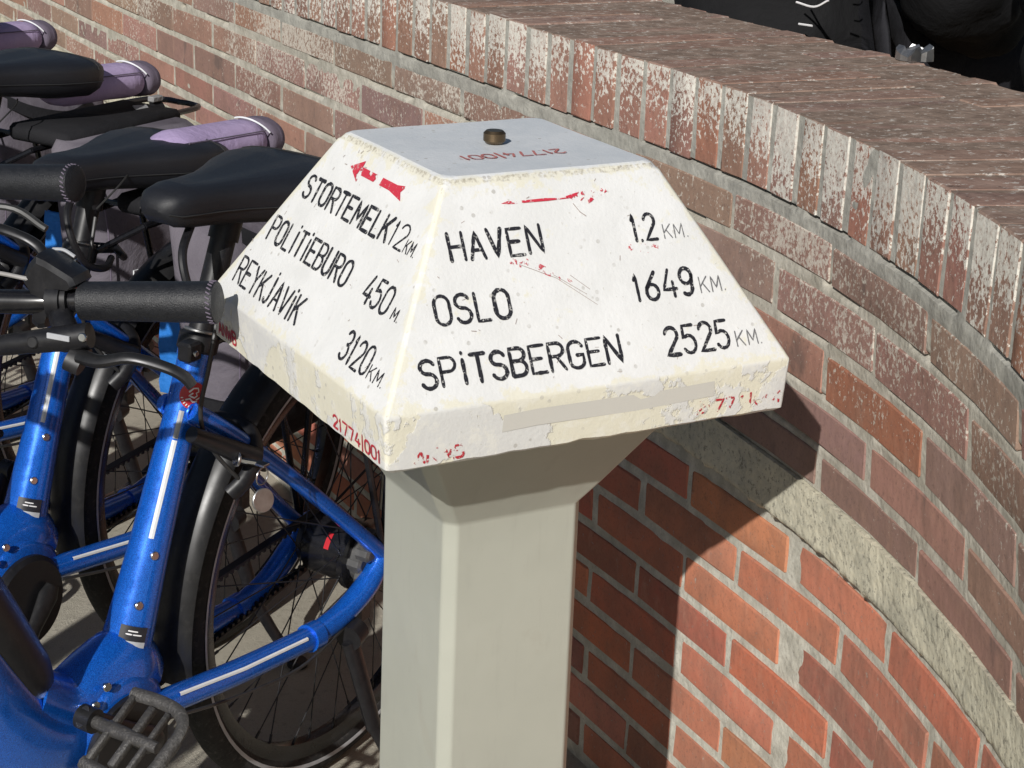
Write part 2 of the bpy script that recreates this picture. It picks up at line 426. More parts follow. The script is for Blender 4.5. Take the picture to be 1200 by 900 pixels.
LP = catmull([(x * K, y * K, 0) for y, x in lowxy], 6)
LP = [(p.x, p.y) for p in LP][::-1]
CL = Curve([(.449 * K, 4.12 * K)] + [(.449 * K, (4.0 - .1 * i) * K) for i in range(0, 34)] + LP)
def s_of_y(Cv, y):
    for i in range(len(Cv.p) - 1):
        if Cv.p[i].y >= y >= Cv.p[i + 1].y:
            return Cv.s[i] + (Cv.p[i].y - y) / (Cv.p[i].y - Cv.p[i + 1].y) * (Cv.s[i + 1] - Cv.s[i])
    return Cv.s[-1]

wall = thing('brick_wall', 'curved red brick wall with lime streaked coping and concrete band', 'wall')

def band(name, Cv, s0, s1, z0, z1, depth, ds, dz, off, mat, amp, fn=None, kind=None, bat=True):
    """solid curved band: noisy front grid, flat back"""
    ns = int((s1 - s0) / ds); nz = max(2, int((z1 - z0) / dz)); V = []; F = []
    for i in range(ns + 1):
        s = s0 + (s1 - s0) * i / ns
        for j in range(nz + 1):
            z = z0 + (z1 - z0) * j / nz
            q = Vector((s * 1.0, 3.1, z))
            if kind == 'm': off = -.0008
            if kind == 'l': off = -.0009
            ga = amp * (.6 if kind == 'm' and z > GZ + .054 * K else 1)
            d = off + (batter(s, z) if bat else 0) + ga * (noise.noise(q * 45) * .8 + noise.noise(q * 85) * .4)
            if fn: d += fn(s, z)
            p, n = Cv.at(s, d, z); V.append(p)
        for z in (z1, z0):
            p, n = Cv.at(s, off - depth, z); V.append(p)
    m_ = nz + 3
    for i in range(ns):
        for j in range(m_):
            j2 = (j + 1) % m_
            F.append((i * m_ + j, (i + 1) * m_ + j, (i + 1) * m_ + j2, i * m_ + j2))
    F.append(tuple(range(m_))); F.append(tuple(ns * m_ + j for j in range(m_))[::-1])
    mb = MB(); mb.add(V, F)
    return mb.build(name, mat, wall, smooth=60)

def thick_joint(s, z):
    zz = (z - GZ) / K
    d = 0
    if .036 < zz < .0535: d += .0008 + .0018 * noise.noise(Vector((s * 9, 0, 5)))
    if .0535 <= zz < .058 and noise.noise(Vector((s * 7, 2, 1))) > -.15: d -= .008
    for jz in (-.004, -.064, -.124, -.179):
        if jz - .0045 < zz < jz + .001 and noise.noise(Vector((s * 6, jz * 50, 9))) > .02: d -= .005
    return d
band('mortar', CU, .05, SEND, GZ - .232 * K, GZ + .1541 * K, .33 * K, .0055, .0038, -.0012, m_mort_up, .0010, thick_joint, kind='m')
def rough_edge(s, z):
    zz = (z - GZ) / K; d = .0
    t = (zz + .300) / .006
    if t < 1: d -= .010 * (1 - max(0, t)) * (.6 + noise.noise(Vector((s * 60, 0, 2))))
    return d + .002 * noise.noise(Vector((s * 16, 0, z * 20)))
cb = band('concrete_band', CU, .05, SEND, GZ - .300 * K, GZ - .2335 * K, .30 * K, .006, .006, .005, m_conc, .0007, rough_edge)
band('mortar', CL, .05, s_of_y(CL, -.72 * K), -.02, GZ - .302 * K, .28 * K, .0075, .0058, -.0012, m_mort_low, .0009, kind='l', bat=False)

# brick meshes: variants shared between alike pieces; local x = outward, y = along, z = up
def brick_variants(L, H, D, ch, jit, n, seed):
    rg = random.Random(seed); out = []
    for i in range(n):
        mb = MB(); cbox(mb, (0, 0, 0), (D / 2, L / 2 - rg.uniform(0, .002), H / 2 - rg.uniform(0, .0012)), ch * rg.uniform(.8, 1.3), None, jit, rg)
        out.append(mb)
    return out
def bent_variants(L, H, D, ch, jit, n, seed, Rb):
    """bricks whose street face follows the concave wall"""
    rg = random.Random(seed); out = []
    for i in range(n):
        l2 = L / 2 - rg.uniform(0, .002); h2 = H / 2 - rg.uniform(0, .0012); rings = []
        for y, c_ in ((-l2, ch), (-l2 + ch, 0), (0, 0), (l2 - ch, 0), (l2, ch)):
            xb = -y * y / (2 * Rb); hx = D / 2 - c_; hz = h2 - c_; k = ch
            rings.append([Vector((xb + x + rg.uniform(-jit, jit) * .5, y, z + rg.uniform(-jit, jit))) for x, z in ((-hx, -hz + k), (-hx, hz - k), (-hx + k, hz), (hx - k, hz), (hx, hz - k), (hx, -hz + k), (hx - k, -hz), (-hx + k, -hz))])
        mb = MB(); loft(mb, rings); out.append(mb)
    return out
def place(mesh, name, Cv, s, off, z, tilt=(0, 0, 0), color=None):
    p, n = Cv.at(s, off, z)
    o = link(name, mesh, wall); a = math.atan2(-n.y, -n.x)
    o.location = p; o.rotation_euler = (tilt[0], tilt[1], a + tilt[2])
    o.color = tuple(color) + (1,); return o
def jcol(base, rg, v=.12):
    k = 1 + rg.uniform(-v, v); return (base[0] * k * rg.uniform(.94, 1.06), base[1] * k * rg.uniform(.92, 1.08), base[2] * k * rg.uniform(.92, 1.08))
rg = random.Random(11)
# upper courses
LBR = .232 * K
full = [b_.mesh('brick', m_brick_up, 30) for b_ in brick_variants(LBR - .008, .0495 * K, .10, .0020, .0009, 8, 3)]
short = [b_.mesh('brick', m_brick_up, 30) for b_ in brick_variants(LBR * .5 - .008, .0495 * K, .10, .0032, .0009, 3, 4)]
shal = [b_.mesh('brick', m_brick_up, 30) for b_ in brick_variants(LBR - .008, .0425 * K, .10, .0020, .0009, 5, 5)]
shal4 = [b_.mesh('brick', m_brick_up, 30) for b_ in brick_variants(LBR - .008, .039 * K, .10, .002, .0009, 5, 6)]
bfull = [b_.mesh('brick', m_brick_up, 30) for b_ in bent_variants(LBR - .008, .0495 * K, .10, .0013, .0006, 7, 33, RU)]
bshal = [b_.mesh('brick', m_brick_up, 30) for b_ in bent_variants(LBR - .008, .0425 * K, .10, .0013, .0006, 5, 35, RU)]
bshal4 = [b_.mesh('brick', m_brick_up, 30) for b_ in bent_variants(LBR - .008, .039 * K, .10, .0013, .0006, 5, 36, RU)]
UPC = [(.35, .205, .16), (.33, .20, .162), (.30, .19, .155), (.37, .20, .155), (.31, .20, .165), (.28, .185, .15)]
for r, (zc, ms) in enumerate([(.018, shal), (-.040, full), (-.100, full), (-.1575, shal), (-.2095, shal4)]):
    ph = .433 if r % 2 == 0 else .310
    k0 = int((-3.6 - ph) / .232)
    for k in range(k0, 7):
        s = S0 + (ph + .232 * (k + .5)) * K
        if s - LBR / 2 < .06 or s + LBR / 2 > SEND - .005: continue
        z = GZ + zc * K
        colr = jcol(rg.choice(UPC), rg)
        if r == 2 and k == 0: colr = (.36, .15, .09)
        if s > S0: ms = {id(full): bfull, id(shal): bshal, id(shal4): bshal4}.get(id(ms), ms)
        place(rg.choice(ms), 'brick', CU, s + rg.uniform(-.002, .002), -.05 + .0004 + rg.uniform(-.0007, .0008) + batter(s, z), z + rg.uniform(-.0012, .0012),
              (rg.uniform(-.006, .006), rg.uniform(-.006, .006) - .095 * max(0, (s - S0 - .30) / .55), rg.uniform(-.003, .003) + (max(0, .05 - (z - GZ)) * .095 / .55 if .30 < s - S0 else 0)), colr)
# lower courses
LLO = .225 * K
fl = [b_.mesh('brick', m_brick_low, 30) for b_ in brick_variants(LLO - .010, .0475 * K, .10, .0020, .0013, 10, 8)]
bfl = [b_.mesh('brick', m_brick_low, 30) for b_ in bent_variants(LLO - .010, .0475 * K, .10, .0016, .0008, 9, 38, 2.3)]
LOC = [(.54, .195, .115), (.51, .185, .115), (.46, .185, .125), (.54, .21, .12), (.43, .17, .115), (.39, .165, .12), (.50, .165, .10)]
sref = s_of_y(CL, .054 * K)
for r in range(9):
    zc = -.3445 - .0587 * r
    ph = 0 if r % 2 == 0 else -.11 * K
    for k in range(-18, 6):
        s = sref + ph + (k + .5) * LLO
        if s - LLO / 2 < .06 or s + LLO / 2 > s_of_y(CL, -.72 * K) - .004: continue
        z = GZ + zc * K
        place(rg.choice(bfl if s > s_of_y(CL, .16 * K) else fl), 'brick', CL, s + rg.uniform(-.003, .003), -.05 + .0016 + rg.uniform(-.0004, .0010), z + rg.uniform(-.0015, .0015),
              (rg.uniform(-.009, .009), rg.uniform(-.005, .005), rg.uniform(-.003, .003)), jcol(rg.choice(LOC), rg, .14))
# coping: bricks on edge, a long one in front and a half one behind
PC = .0585 * K
cf = [b_.mesh('coping_brick', m_brick_cop, 30) for b_ in brick_variants(PC - .0095, .0985 * K, .222 * K, .0013, .0009, 8, 21)]
cbk = [b_.mesh('coping_brick', m_brick_cop, 30) for b_ in brick_variants(PC - .006, .098 * K, .119 * K, .0060, .0015, 6, 22)]
CPC = [(.33, .175, .13), (.30, .16, .125), (.35, .165, .115), (.28, .155, .12), (.32, .185, .145)]
n = int((SEND - .06) / PC)
for i in range(n):
    s = .06 + PC * (i + .5)
    zc = GZ + (.0565 + .0985 / 2) * K
    cc = jcol(rg.choice(CPC), rg)
    place(rg.choice(cf), 'coping_brick', CU, s + rg.uniform(-.0012, .0012), .0008 - .111 * K + rg.uniform(-.0009, .0011), zc + rg.uniform(-.001, .0014),
          (rg.uniform(-.012, .012), rg.uniform(-.004, .004), rg.uniform(-.004, .004)), cc)
    place(rg.choice(cbk), 'coping_brick', CU, s + rg.uniform(-.0012, .0012), .0035 - .2265 * K - .0595 * K + rg.uniform(-.002, .002), zc + rg.uniform(-.0015, .0012),
          (rg.uniform(-.01, .01), rg.uniform(-.006, .006), rg.uniform(-.004, .004)), jcol(rg.choice(CPC), rg))

# raised terrace behind the wall and a bench the two people sit on
mb = MB()
V = []; F = []
ss = [.05 + (SEND - .05) * i / 40 for i in range(41)]
for s in ss:
    for off, z in ((-.335 * K, 0.0), (-.335 * K, .44)):
        p, n_ = CU.at(s, off, z); V.append(p)
for i in range(40): F.append((2 * i, 2 * i + 2, 2 * i + 3, 2 * i + 1))
nV = len(V)
V += [Vector((8, V[0].y, .44)), Vector((8, V[-1].y, .44)), Vector((8, V[0].y, 0)), Vector((8, V[nV - 1].y, 0))]
F.append(tuple([2 * i + 1 for i in range(41)]) + (nV + 1, nV)); F.append((nV, nV + 1, nV + 3, nV + 2)); F.append((0, 1, nV, nV + 2)); F.append((nV - 2, nV + 3, nV + 1, nV - 1))
mb.add(V, F); mb.build('terrace_ground', m_ground, kind='structure', smooth=0)
bench = thing('timber_bench', 'timber slat bench behind the brick wall under the two seated people', 'bench', (1.10, .45, .44))
for i in range(4):
    mb = MB(); cbox(mb, (-.16 + i * .105, 0, .42), (.046, 1.0, .018), .004); mb.build('slat', m_wood, bench)
for y in (-.8, .8):
    for x in (-.15, .14):
        mb = MB(); cbox(mb, (x, y, .2), (.03, .03, .2), .004); mb.build('leg', m_wood, bench)

# ================================================================ the mushroom signpost
sign = thing('signpost', 'short mushroom shaped signpost with white pyramid cap on a grey column', 'signpost', (0, 0, 0))
a_, b_t, h_, rm_, bb_ = .2 * K, .1043 * K, .1667 * K, .0493 * K, .1975 * K
def cap_mesh():
    """rounded-square rings, dense so edges can carry wear"""
    def sq(half, r, N=28, q=6):
        P = []; 
        for c_ in range(4):
            ang = PI / 2 * c_
            d = Vector((math.cos(ang), math.sin(ang))); e = Vector((-d.y, d.x))
            for i in range(N): P.append(d * half + e * (-half + r + (2 * half - 2 * r) * i / N))
            for i in range(q):
                g = PI / 2 * i / q
                P.append(d * (half - r) + e * (half - r) + (d * math.cos(g) + e * math.sin(g)) * r)
        return P
    rings = []; info = []
    def R(half, r, z, rim, lid, w_):
        rings.append([Vector((p.x, p.y, z)) for p in sq(half, r)]); info.append((rim, lid, w_))
    R(bb_ - .014, .004, -rm_ - .0005, 1, 0, .1)
    R(bb_ - .004, .005, -rm_ - .001, 1, 0, .8)
    R(bb_, .004, -rm_ + .002, 1, 0, .9)
    for i in range(1, 6): t = i / 6; R(bb_ + (a_ - bb_) * t, .004, -rm_ + (rm_ - .003) * t, 1, 0, max(0, .5 - t))
    R(a_, .004, -.0025, 1, 0, .3); R(a_ - .0002, .004, -.0006, .8, 0, .75); R(a_ - .0012, .004, .0014, 0, 0, .65)
    for i in range(1, 22):
        t = i / 22; half = a_ + (b_t - a_) * t; R(half, .0045, h_ * t, 0, 0, max(max(0, .45 - t * 5), max(0, .9 - (1 - t) * 7)))
    R(b_t + .0035, .009, h_ - .0062, 0, 0, .9); R(b_t + .0008, .010, h_ - .0022, 0, 0, .95); R(b_t - .0030, .010, h_, .0, .7, .5)
    R(b_t - .0065, .009, h_, 0, 1, .1); R(b_t * .5, .005, h_, 0, 1, 0); R(b_t * .08, .001, h_, 0, 1, 0)
    mb = MB(); n = len(rings[0]); loft(mb, rings)
    me = mb.mesh('cap', m_cap, 25)
    for nm, ix in (('rim', 0), ('lid', 1), ('wear', 2)):
        at_ = me.attributes.new(nm, 'FLOAT', 'POINT')
        for i in range(len(rings)):
            hh = abs(rings[i][0].x)
            for k in range(n):
                v_ = info[i][ix]
                if ix == 2 and not info[i][1]:
                    p = rings[i][k]; dx = hh - abs(p.x); dy = hh - abs(p.y); dcor = max(abs(abs(p.x) - hh), abs(abs(p.y) - hh))
                    v_ = max(v_, .95 - dcor * 55, 0)
                at_.data[i * n + k].value = v_
    # chipped lower rim
    for vtx in me.vertices:
        if vtx.co.z < -rm_ + .004: vtx.co.z += max(0, noise.noise(vtx.co * 40)) * .003
        vtx.co += Vector((noise.noise(vtx.co * 9 + Vector((5, 0, 0))), noise.noise(vtx.co * 9), noise.noise(vtx.co * 9 + Vector((0, 9, 0))))) * .0006
    return me
cap = link('cap', cap_mesh(), sign); cap.location = (0, 0, GZ)

# column: chamfered square shaft with a flared head (kept inside the cap)
cc_, ck = .0728 * K, .0099 * K; ox, oy = -.0015 * K, .001 * K
def octo(c, k, z):
    P = []
    for (x, y) in ((c, -c + k), (c, c - k), (c - k, c), (-c + k, c), (-c, c - k), (-c, -c + k), (-c + k, -c), (c - k, -c)): P.append(Vector((x + ox, y + oy, z)))
    return P
def octr(c, k, z, r=.003):
    """octagon with softened corners"""
    B = octo(c, k, z); P = []
    for i in range(8):
        p0, p1, p2 = B[i - 1], B[i], B[(i + 1) % 8]
        d0 = (p0 - p1).normalized(); d1 = (p2 - p1).normalized()
        for t in (1, .45): P.append(p1 + d0 * r * t)
        for t in (.45, 1): P.append(p1 + d1 * r * t)
    return P
mb = MB()
zk = GZ - .167 * K; zt = GZ - rm_ + .001
rings = [octr(cc_ + .0015, ck, 0.0), octr(cc_ + .0015, ck, .25), octr(cc_, ck, zk - .03), octr(cc_, ck, zk - .003), octr(cc_ + .0004, ck, zk), octr(cc_ + .002, ck, zk + .003)]
ftop = zt - .0; et = (ftop - zk) / 1.69
for t in (.2, .5, .8, 1.0): rings.append(octr(cc_ + .001 + et * t, ck + .002 * t, zk + (ftop - zk) * t))
loft(mb, rings); mb.build('column', m_post, sign, smooth=40)
# underside plate inside the rim
mb = MB(); cbox(mb, (0, 0, GZ - rm_ + .006), (bb_ - .012, bb_ - .012, .004), .001); mb.build('underside_plate', m_post, sign, smooth=0)
mb = MB(); disc(mb, (.001, .004, GZ + h_ + .007), (0, 0, 1), .0106, .012, 28, .0025); mb.build('bolt', m_bronze, sign)

# lettering: hand painted single stroke characters; unit cell: x 0..1, y 0..1
def arc(cx, cy, rx, ry, a0, a1, n=10): return [(cx + rx * math.cos(math.radians(a0 + (a1 - a0) * i / n)), cy + ry * math.sin(math.radians(a0 + (a1 - a0) * i / n))) for i in range(n + 1)]
G = {
 'A': [[(0, 0), (.5, 1), (1, 0)], [(.2, .33), (.8, .33)]],
 'B': [[(0, 0), (0, 1), (.55, 1)] + arc(.55, .77, .42, .23, 90, -90) + [(0, .54)], [(.55, .54)] + arc(.55, .27, .45, .27, 90, -90) + [(0, 0)]],
 'E': [[(1, 1), (0, 1), (0, 0), (1, 0)], [(0, .52), (.75, .52)]],
 'G': [[(1, .8)] + arc(.5, .75, .5, .25, 10, 180)[1:] + arc(.5, .25, .5, .25, 180, 360) + [(1, .48), (.55, .48)]],
 'H': [[(0, 0), (0, 1)], [(1, 0), (1, 1)], [(0, .5), (1, .5)]],
 'I': [[(.5, 0), (.5, .86)], [(.5, 1.08), (.5, 1.12)]],
 'i': [[(.5, 0), (.5, 1)]],
 'J': [[(.75, 1), (.75, .25)] + arc(.35, .25, .4, .25, 0, -150), [(.75, 1.16), (.75, 1.2)]],
 'K': [[(0, 0), (0, 1)], [(.95, 1), (.05, .42)], [(.35, .6), (1, 0)]],
 'L': [[(0, 1), (0, 0), (.9, 0)]],
 'M': [[(0, 0), (.05, 1), (.5, .25), (.95, 1), (1, 0)]],
 'N': [[(0, 0), (0, 1), (1, 0), (1, 1)]],
 'O': [arc(.5, .72, .5, .28, 0, 180) + arc(.5, .28, .5, .28, 180, 360) + [(1, .72)]],
 'P': [[(0, 0), (0, 1), (.55, 1)] + arc(.55, .75, .45, .25, 90, -90) + [(0, .5)]],
 'R': [[(0, 0), (0, 1), (.55, 1)] + arc(.55, .76, .45, .24, 90, -90) + [(0, .52)], [(.45, .52), (1, 0)]],
 'S': [arc(.5, .76, .46, .24, 20, 180) + arc(.5, .76, .46, .24, 180, 250, 4) + arc(.5, .26, .48, .26, 70, -10, 6) + arc(.5, .26, .48, .26, -10, -160)],
 'T': [[(0, 1), (1, 1)], [(.5, 1), (.5, 0)]],
 'U': [[(0, 1), (0, .3)] + arc(.5, .3, .5, .3, 180, 360) + [(1, 1)]],
 'V': [[(0, 1), (.5, 0), (1, 1)]],
 'W': [[(0, 1), (.25, 0), (.5, .85), (.75, 0), (1, 1)]],
 'Y': [[(0, 1), (.5, .48), (1, 1)], [(.5, .48), (.5, 0)]],
 '0': [arc(.5, .70, .5, .30, 0, 180) + arc(.5, .30, .5, .30, 180, 360) + [(1, .70)]],
 '1': [[(.2, .78), (.5, 1), (.5, 0)]],
 '2': [arc(.5, .73, .48, .27, 165, -25) + [(0, 0), (1, 0)]],
 '3': [arc(.45, .76, .45, .24, 150, -90), arc(.45, .27, .5, .27, 90, -150)],
 '4': [[(.55, 1), (0, .28), (1, .28)], [(.75, .55), (.75, 0)]],
 '5': [[(.9, 1), (.12, 1), (.05, .55)] + arc(.45, .32, .5, .32, 120, -150)],
 '6': [[(.85, 1), (.1, .45)] + arc(.5, .28, .45, .28, 160, 520, 16)],
 '7': [[(0, 1), (1, 1), (.4, 0)]],
 '9': [arc(.5, .7, .45, .29, -20, 340, 16) + [(.95, .75), (.85, .3)] + arc(.45, .28, .42, .28, 0, -130)],
 '/': [[(.5, -.15), (.5, 1.15)]],
 '.': [[(.1, .0), (.16, .03)]],
}
WD = {'I': .35, 'i': .3, '1': .55, 'J': .8, 'M': 1.15, 'W': 1.3, '.': .3, '/': .45, 'L': .9, 'T': .95}
tr = random.Random(5)
def ribbon(mb, P, wd, to3, lift):
    """flat stroke with round-ish ends, laid on the surface"""
    Q = []
    for i in range(len(P) - 1):
        a, b = Vector(P[i]), Vector(P[i + 1]); L = (b - a).length; k = max(1, int(L / (wd * 1.2)))
        for j in range(k): Q.append(a + (b - a) * (j / k))
    Q.append(Vector(P[-1])); V = []; F = []; n = len(Q)
    for i, p in enumerate(Q):
        d = (Q[min(i + 1, n - 1)] - Q[max(i - 1, 0)]); d = d.normalized() if d.length > 1e-9 else Vector((1, 0))
        nn = Vector((-d.y, d.x)); ww = wd / 2 * (1 + .34 * noise.noise(Vector((p.x * 700, p.y * 900, 3))))
        V += [p + nn * ww, p - nn * ww]
    for i in range(n - 1): F.append((2 * i, 2 * i + 1, 2 * i + 3, 2 * i + 2))
    # end caps
    for e, s_ in ((0, -1), (n - 1, 1)):
        d = (Q[1] - Q[0]) if e == 0 else (Q[-1] - Q[-2])
        d = (d.normalized() if d.length > 1e-9 else Vector((1, 0))) * s_; b = len(V)
        V += [Q[e] + d * wd * .42 + Vector((-d.y, d.x)) * wd * .22, Q[e] + d * wd * .42 - Vector((-d.y, d.x)) * wd * .22]
        F.append((2 * e, 2 * e + 1, b + 1, b) if s_ > 0 else (2 * e + 1, 2 * e, b + 1, b)) if False else F.append((2 * e, b, b + 1, 2 * e + 1) if s_ > 0 else (2 * e, 2 * e + 1, b, b + 1))
    mb.add([to3(p.x, p.y, lift) for p in V], F)
sl_ = math.hypot(a_ - b_t, h_)
def on_P(u, v_, l):   # sloping front right face; u along +x, v up the slope
    w_ = v_ / sl_; nrm = Vector((0, -h_, (a_ - b_t))).normalized()
    return Vector((u, -(a_ - (a_ - b_t) * w_), h_ * w_)) + nrm * l
def on_L(u, v_, l):   # sloping left face; u runs towards -y
    w_ = v_ / sl_; nrm = Vector((-h_, 0, (a_ - b_t))).normalized()
    return Vector((-(a_ - (a_ - b_t) * w_), -u, h_ * w_)) + nrm * l
def on_rimP(u, z, l): return Vector((u, -a_ + (bb_ - a_) * (z / rm_) - l, z))
def on_rimL(u, z, l): return Vector((-a_ + (a_ - bb_) * (-z / rm_) - l, -u, z))
def on_lid(u, v_, l): return Vector((-u, -v_, h_ + l))
def text(s, u0, u1, v0, v1, wd, to3, mat, label, jit=.02, gap=.42, slant=0., lift=.0006, par=None):
    u0, u1, v0, v1, wd = [x * K / 1000 for x in (u0, u1, v0, v1, wd)]
    hgt = v1 - v0
    ws = [WD.get(c_, 1.) for c_ in s]; tot = sum(ws) + gap * (len(s) - 1) - 0; ux = (u1 - u0) / tot; x = u0
    mb = MB()
    for c_, w_ in zip(s, ws):
        jj = [tr.uniform(-jit, jit) for _ in range(4)]
        for st in G[c_]:
            P = [(x + ux * w_ * (p[0] + jj[0]) + slant * p[1] * hgt, v0 + hgt * (p[1] * (1 + jj[1]) + jj[2])) for p in st]
            ribbon(mb, P, wd * (1 + tr.uniform(-.12, .12)), to3, lift + tr.uniform(0, .0001))
            lift += .00003
        x += ux * (w_ + gap)
    return mb.build('lettering', mat, cap, smooth=0, label=label)
B_ = 3.15
text('HAVEN', -113.5, -26.5, 120.5, 144, B_, on_P, m_ink, 'black word HAVEN')
text('1.2', 64, 88.5, 121, 144.5, B_, on_P, m_ink, 'black number 1.2', gap=.2)
text('KM.', 96, 122, 120.8, 133.5, 1.1, on_P, m_ink_thin, 'thin grey KM. after 1.2')
text('OSLO', -138, -69.5, 68.5, 92.5, B_, on_P, m_ink, 'black word OSLO', gap=.38)
text('1649', 53, 114.5, 68.5, 92.5, B_, on_P, m_ink, 'black number 1649', gap=.34)
text('KM.', 121, 148.5, 69, 83, 1.2, on_P, m_ink_thin, 'thin grey KM. after 1649')
text('SPITSBERGEN', -162.5, 26.5, 18.5, 41.5, B_, on_P, m_ink, 'black word SPITSBERGEN', gap=.36)
text('2525', 73, 139, 17.5, 42, B_, on_P, m_ink, 'black number 2525', gap=.36)
text('KM.', 146, 174, 17.5, 31, 1.2, on_P, m_ink_thin, 'thin grey KM. after 2525')
text('STORTEMELK', -117, 66, 121, 143, B_, on_L, m_ink, 'black word STORTEMELK', gap=.36, slant=0)
text('12', 70, 97, 121.5, 143.5, 2.2, on_L, m_ink, 'black number 12', gap=.3)
text('KM.', 100.5, 122, 121.5, 133.5, 1.3, on_L, m_ink, 'small black KM. after 12')
text('POLITIEBURO', -141, 38, 69.5, 93.5, B_, on_L, m_ink, 'black word POLITIEBURO', gap=.38)
text('450', 75, 123, 68.5, 93, B_, on_L, m_ink, 'black number 450', gap=.3)
text('M.', 134, 148, 69, 79, 1.5, on_L, m_ink, 'small black M. after 450')
text('REYKJAVIK', -164, -9.5, 18, 43.5, B_ * .95, on_L, m_ink, 'black word REYKJAVIK', gap=.34)
text('3120', 86, 139.5, 17, 42.5, B_ * .95, on_L, m_ink, 'black number 3120', gap=.32)
text('KM.', 144, 174, 17, 29, 1.3, on_L, m_ink, 'small black KM. after 3120')
text('21774/001', 94, 189, -43, -32.2, 2.1, on_rimL, m_red, 'red number 21774/001 on the left rim', jit=.01, gap=.35)
text('ANWB', -184, -137, -42, -29.5, 2.3, on_rimL, m_red, 'red letters ANWB on the left rim', jit=.01, gap=.3)
text('21774/001', 101, 193, -40, -29.5, 2.3, on_rimP, m_red_worn, 'flaking red number on the right rim', jit=.01, gap=.35)
text('ANWB', -172, -128, -44, -33, 2.2, on_rimP, m_red_worn, 'flaking red letters at the front corner', jit=.01, gap=.3)
text('21774/001', -45, 57, 36, 52, 2.4, on_lid, m_red_lid, 'faded red number printed on the lid, upside down', jit=.01, gap=.35)

def poly(name, pts, to3, mat, label, lift=.0006, sub=1):
    mb = MB(); mb.add([to3(u * K / 1000, v_ * K / 1000, lift) for u, v_ in pts], [tuple(range(len(pts)))]); return mb.build(name, mat, cap, smooth=0, label=label)
poly('arrow', [(-55, 166), (-33, 176), (-33, 170), (40, 169.5), (56, 172), (50, 165), (57, 158), (30, 162), (-32, 162.5), (-32, 155.5)], on_L, m_red_arrow, 'worn red arrow pointing left')
def streak(P, wd, to3, mat, nm='scratch', label=None, seed=1):
    mb = MB(); ribbon(mb, [(u * K / 1000, v_ * K / 1000) for u, v_ in P], wd * K / 1000, to3, .0005); return mb.build(nm, mat, cap, smooth=0, label=label)
poly('arrow', [(-57, 165.6), (-50, 167.4), (-44, 166.6), (-14, 167), (0, 165.9), (8, 165.9), (8, 165), (-12, 164.4), (-50, 164.6)], on_P, m_red_arrow, 'remains of a red arrow on the right face')
m_red_frag = ink('red paint fragments', (.60, .04, .07), .3, .555, 150)
poly('arrow', [(6, 167), (20, 170), (46, 171.5), (48, 168), (34, 162), (26, 158), (18, 163), (8, 164)], on_P, m_red_frag, 'red flakes right of the arrow shaft')
poly('scratch', [(-62, 117), (-46, 119), (-20, 103), (-4, 92), (-8, 90), (-40, 106), (-60, 112)], on_P, ink('sparse red flakes', (.55, .10, .12), .3, .56, 140), 'sparse red flakes below HAVEN')
poly('scratch', [(58, 119), (86, 118.5), (90, 112), (62, 108), (50, 112)], on_P, ink('sparser red flakes', (.6, .10, .12), .3, .60, 170), 'sparse red flakes below 1.2')
for P in ([(-52, 112), (-20, 97), (14, 70)], [(-22, 100), (6, 80)], [(-6, 98), (10, 84)]): streak(P, .55, on_P, m_scratch)
streak([(12, 160), (17, 152), (22, 148)], .8, on_P, m_scratch)
for q in range(46):
    f3 = tr.choice((on_P, on_L)); v_ = tr.uniform(6, 186); lim = 194 - v_ * .5; u = tr.uniform(-lim, lim); an = tr.uniform(0, PI); ln = tr.uniform(1.2, 5)
    streak([(u, v_), (u + math.cos(an) * ln, v_ + math.sin(an) * ln)], tr.uniform(.35, .8), f3, m_scratch, 'scuff')
# residue of a strip of tape along the right rim
poly('tape_strip', [(-92, -13), (-60, -11.5), (60, -12.5), (118, -11), (119, -25), (40, -27.5), (-60, -26.5), (-93, -28)], on_rimP, m_tape, 'dull strip of tape residue on the right rim', .0004)

# ================================================================ bicycles (local: x forward, y to the rider's left, z up)
GB = 'blue city e-bikes parked side by side along the wall'
HB = Vector((0, 0, .345)); BB = Vector((.475, 0, .29)); SA = math.radians(70.35)
def st_pt(s_): return Vector((BB.x - s_ * math.cos(SA), 0, BB.z + s_ * math.sin(SA)))
Y = Vector((0, 1, 0))
def circ_pts(c, R, n, a0=0, a1=360, y=0):
    full_ = abs(a1 - a0) >= 360
    return [Vector((c.x + R * math.cos(math.radians(a0 + (a1 - a0) * i / (n if full_ else n - 1))), c.y + y, c.z + R * math.sin(math.radians(a0 + (a1 - a0) * i / (n if full_ else n - 1))))) for i in range(n)]
def ring_loft(mb, c, prof, n=72, a0=0, a1=360):
    """revolve a closed (radius, y) profile round the wheel axis"""
    full_ = abs(a1 - a0) >= 360; rings = []
    cnt = n if full_ else n + 1
    for i in range(cnt):
        a = math.radians(a0 + (a1 - a0) * i / n)
        rings.append([Vector((c.x + r * math.cos(a), c.y + y, c.z + r * math.sin(a))) for r, y in prof])
    return loft(mb, rings, closed=full_)
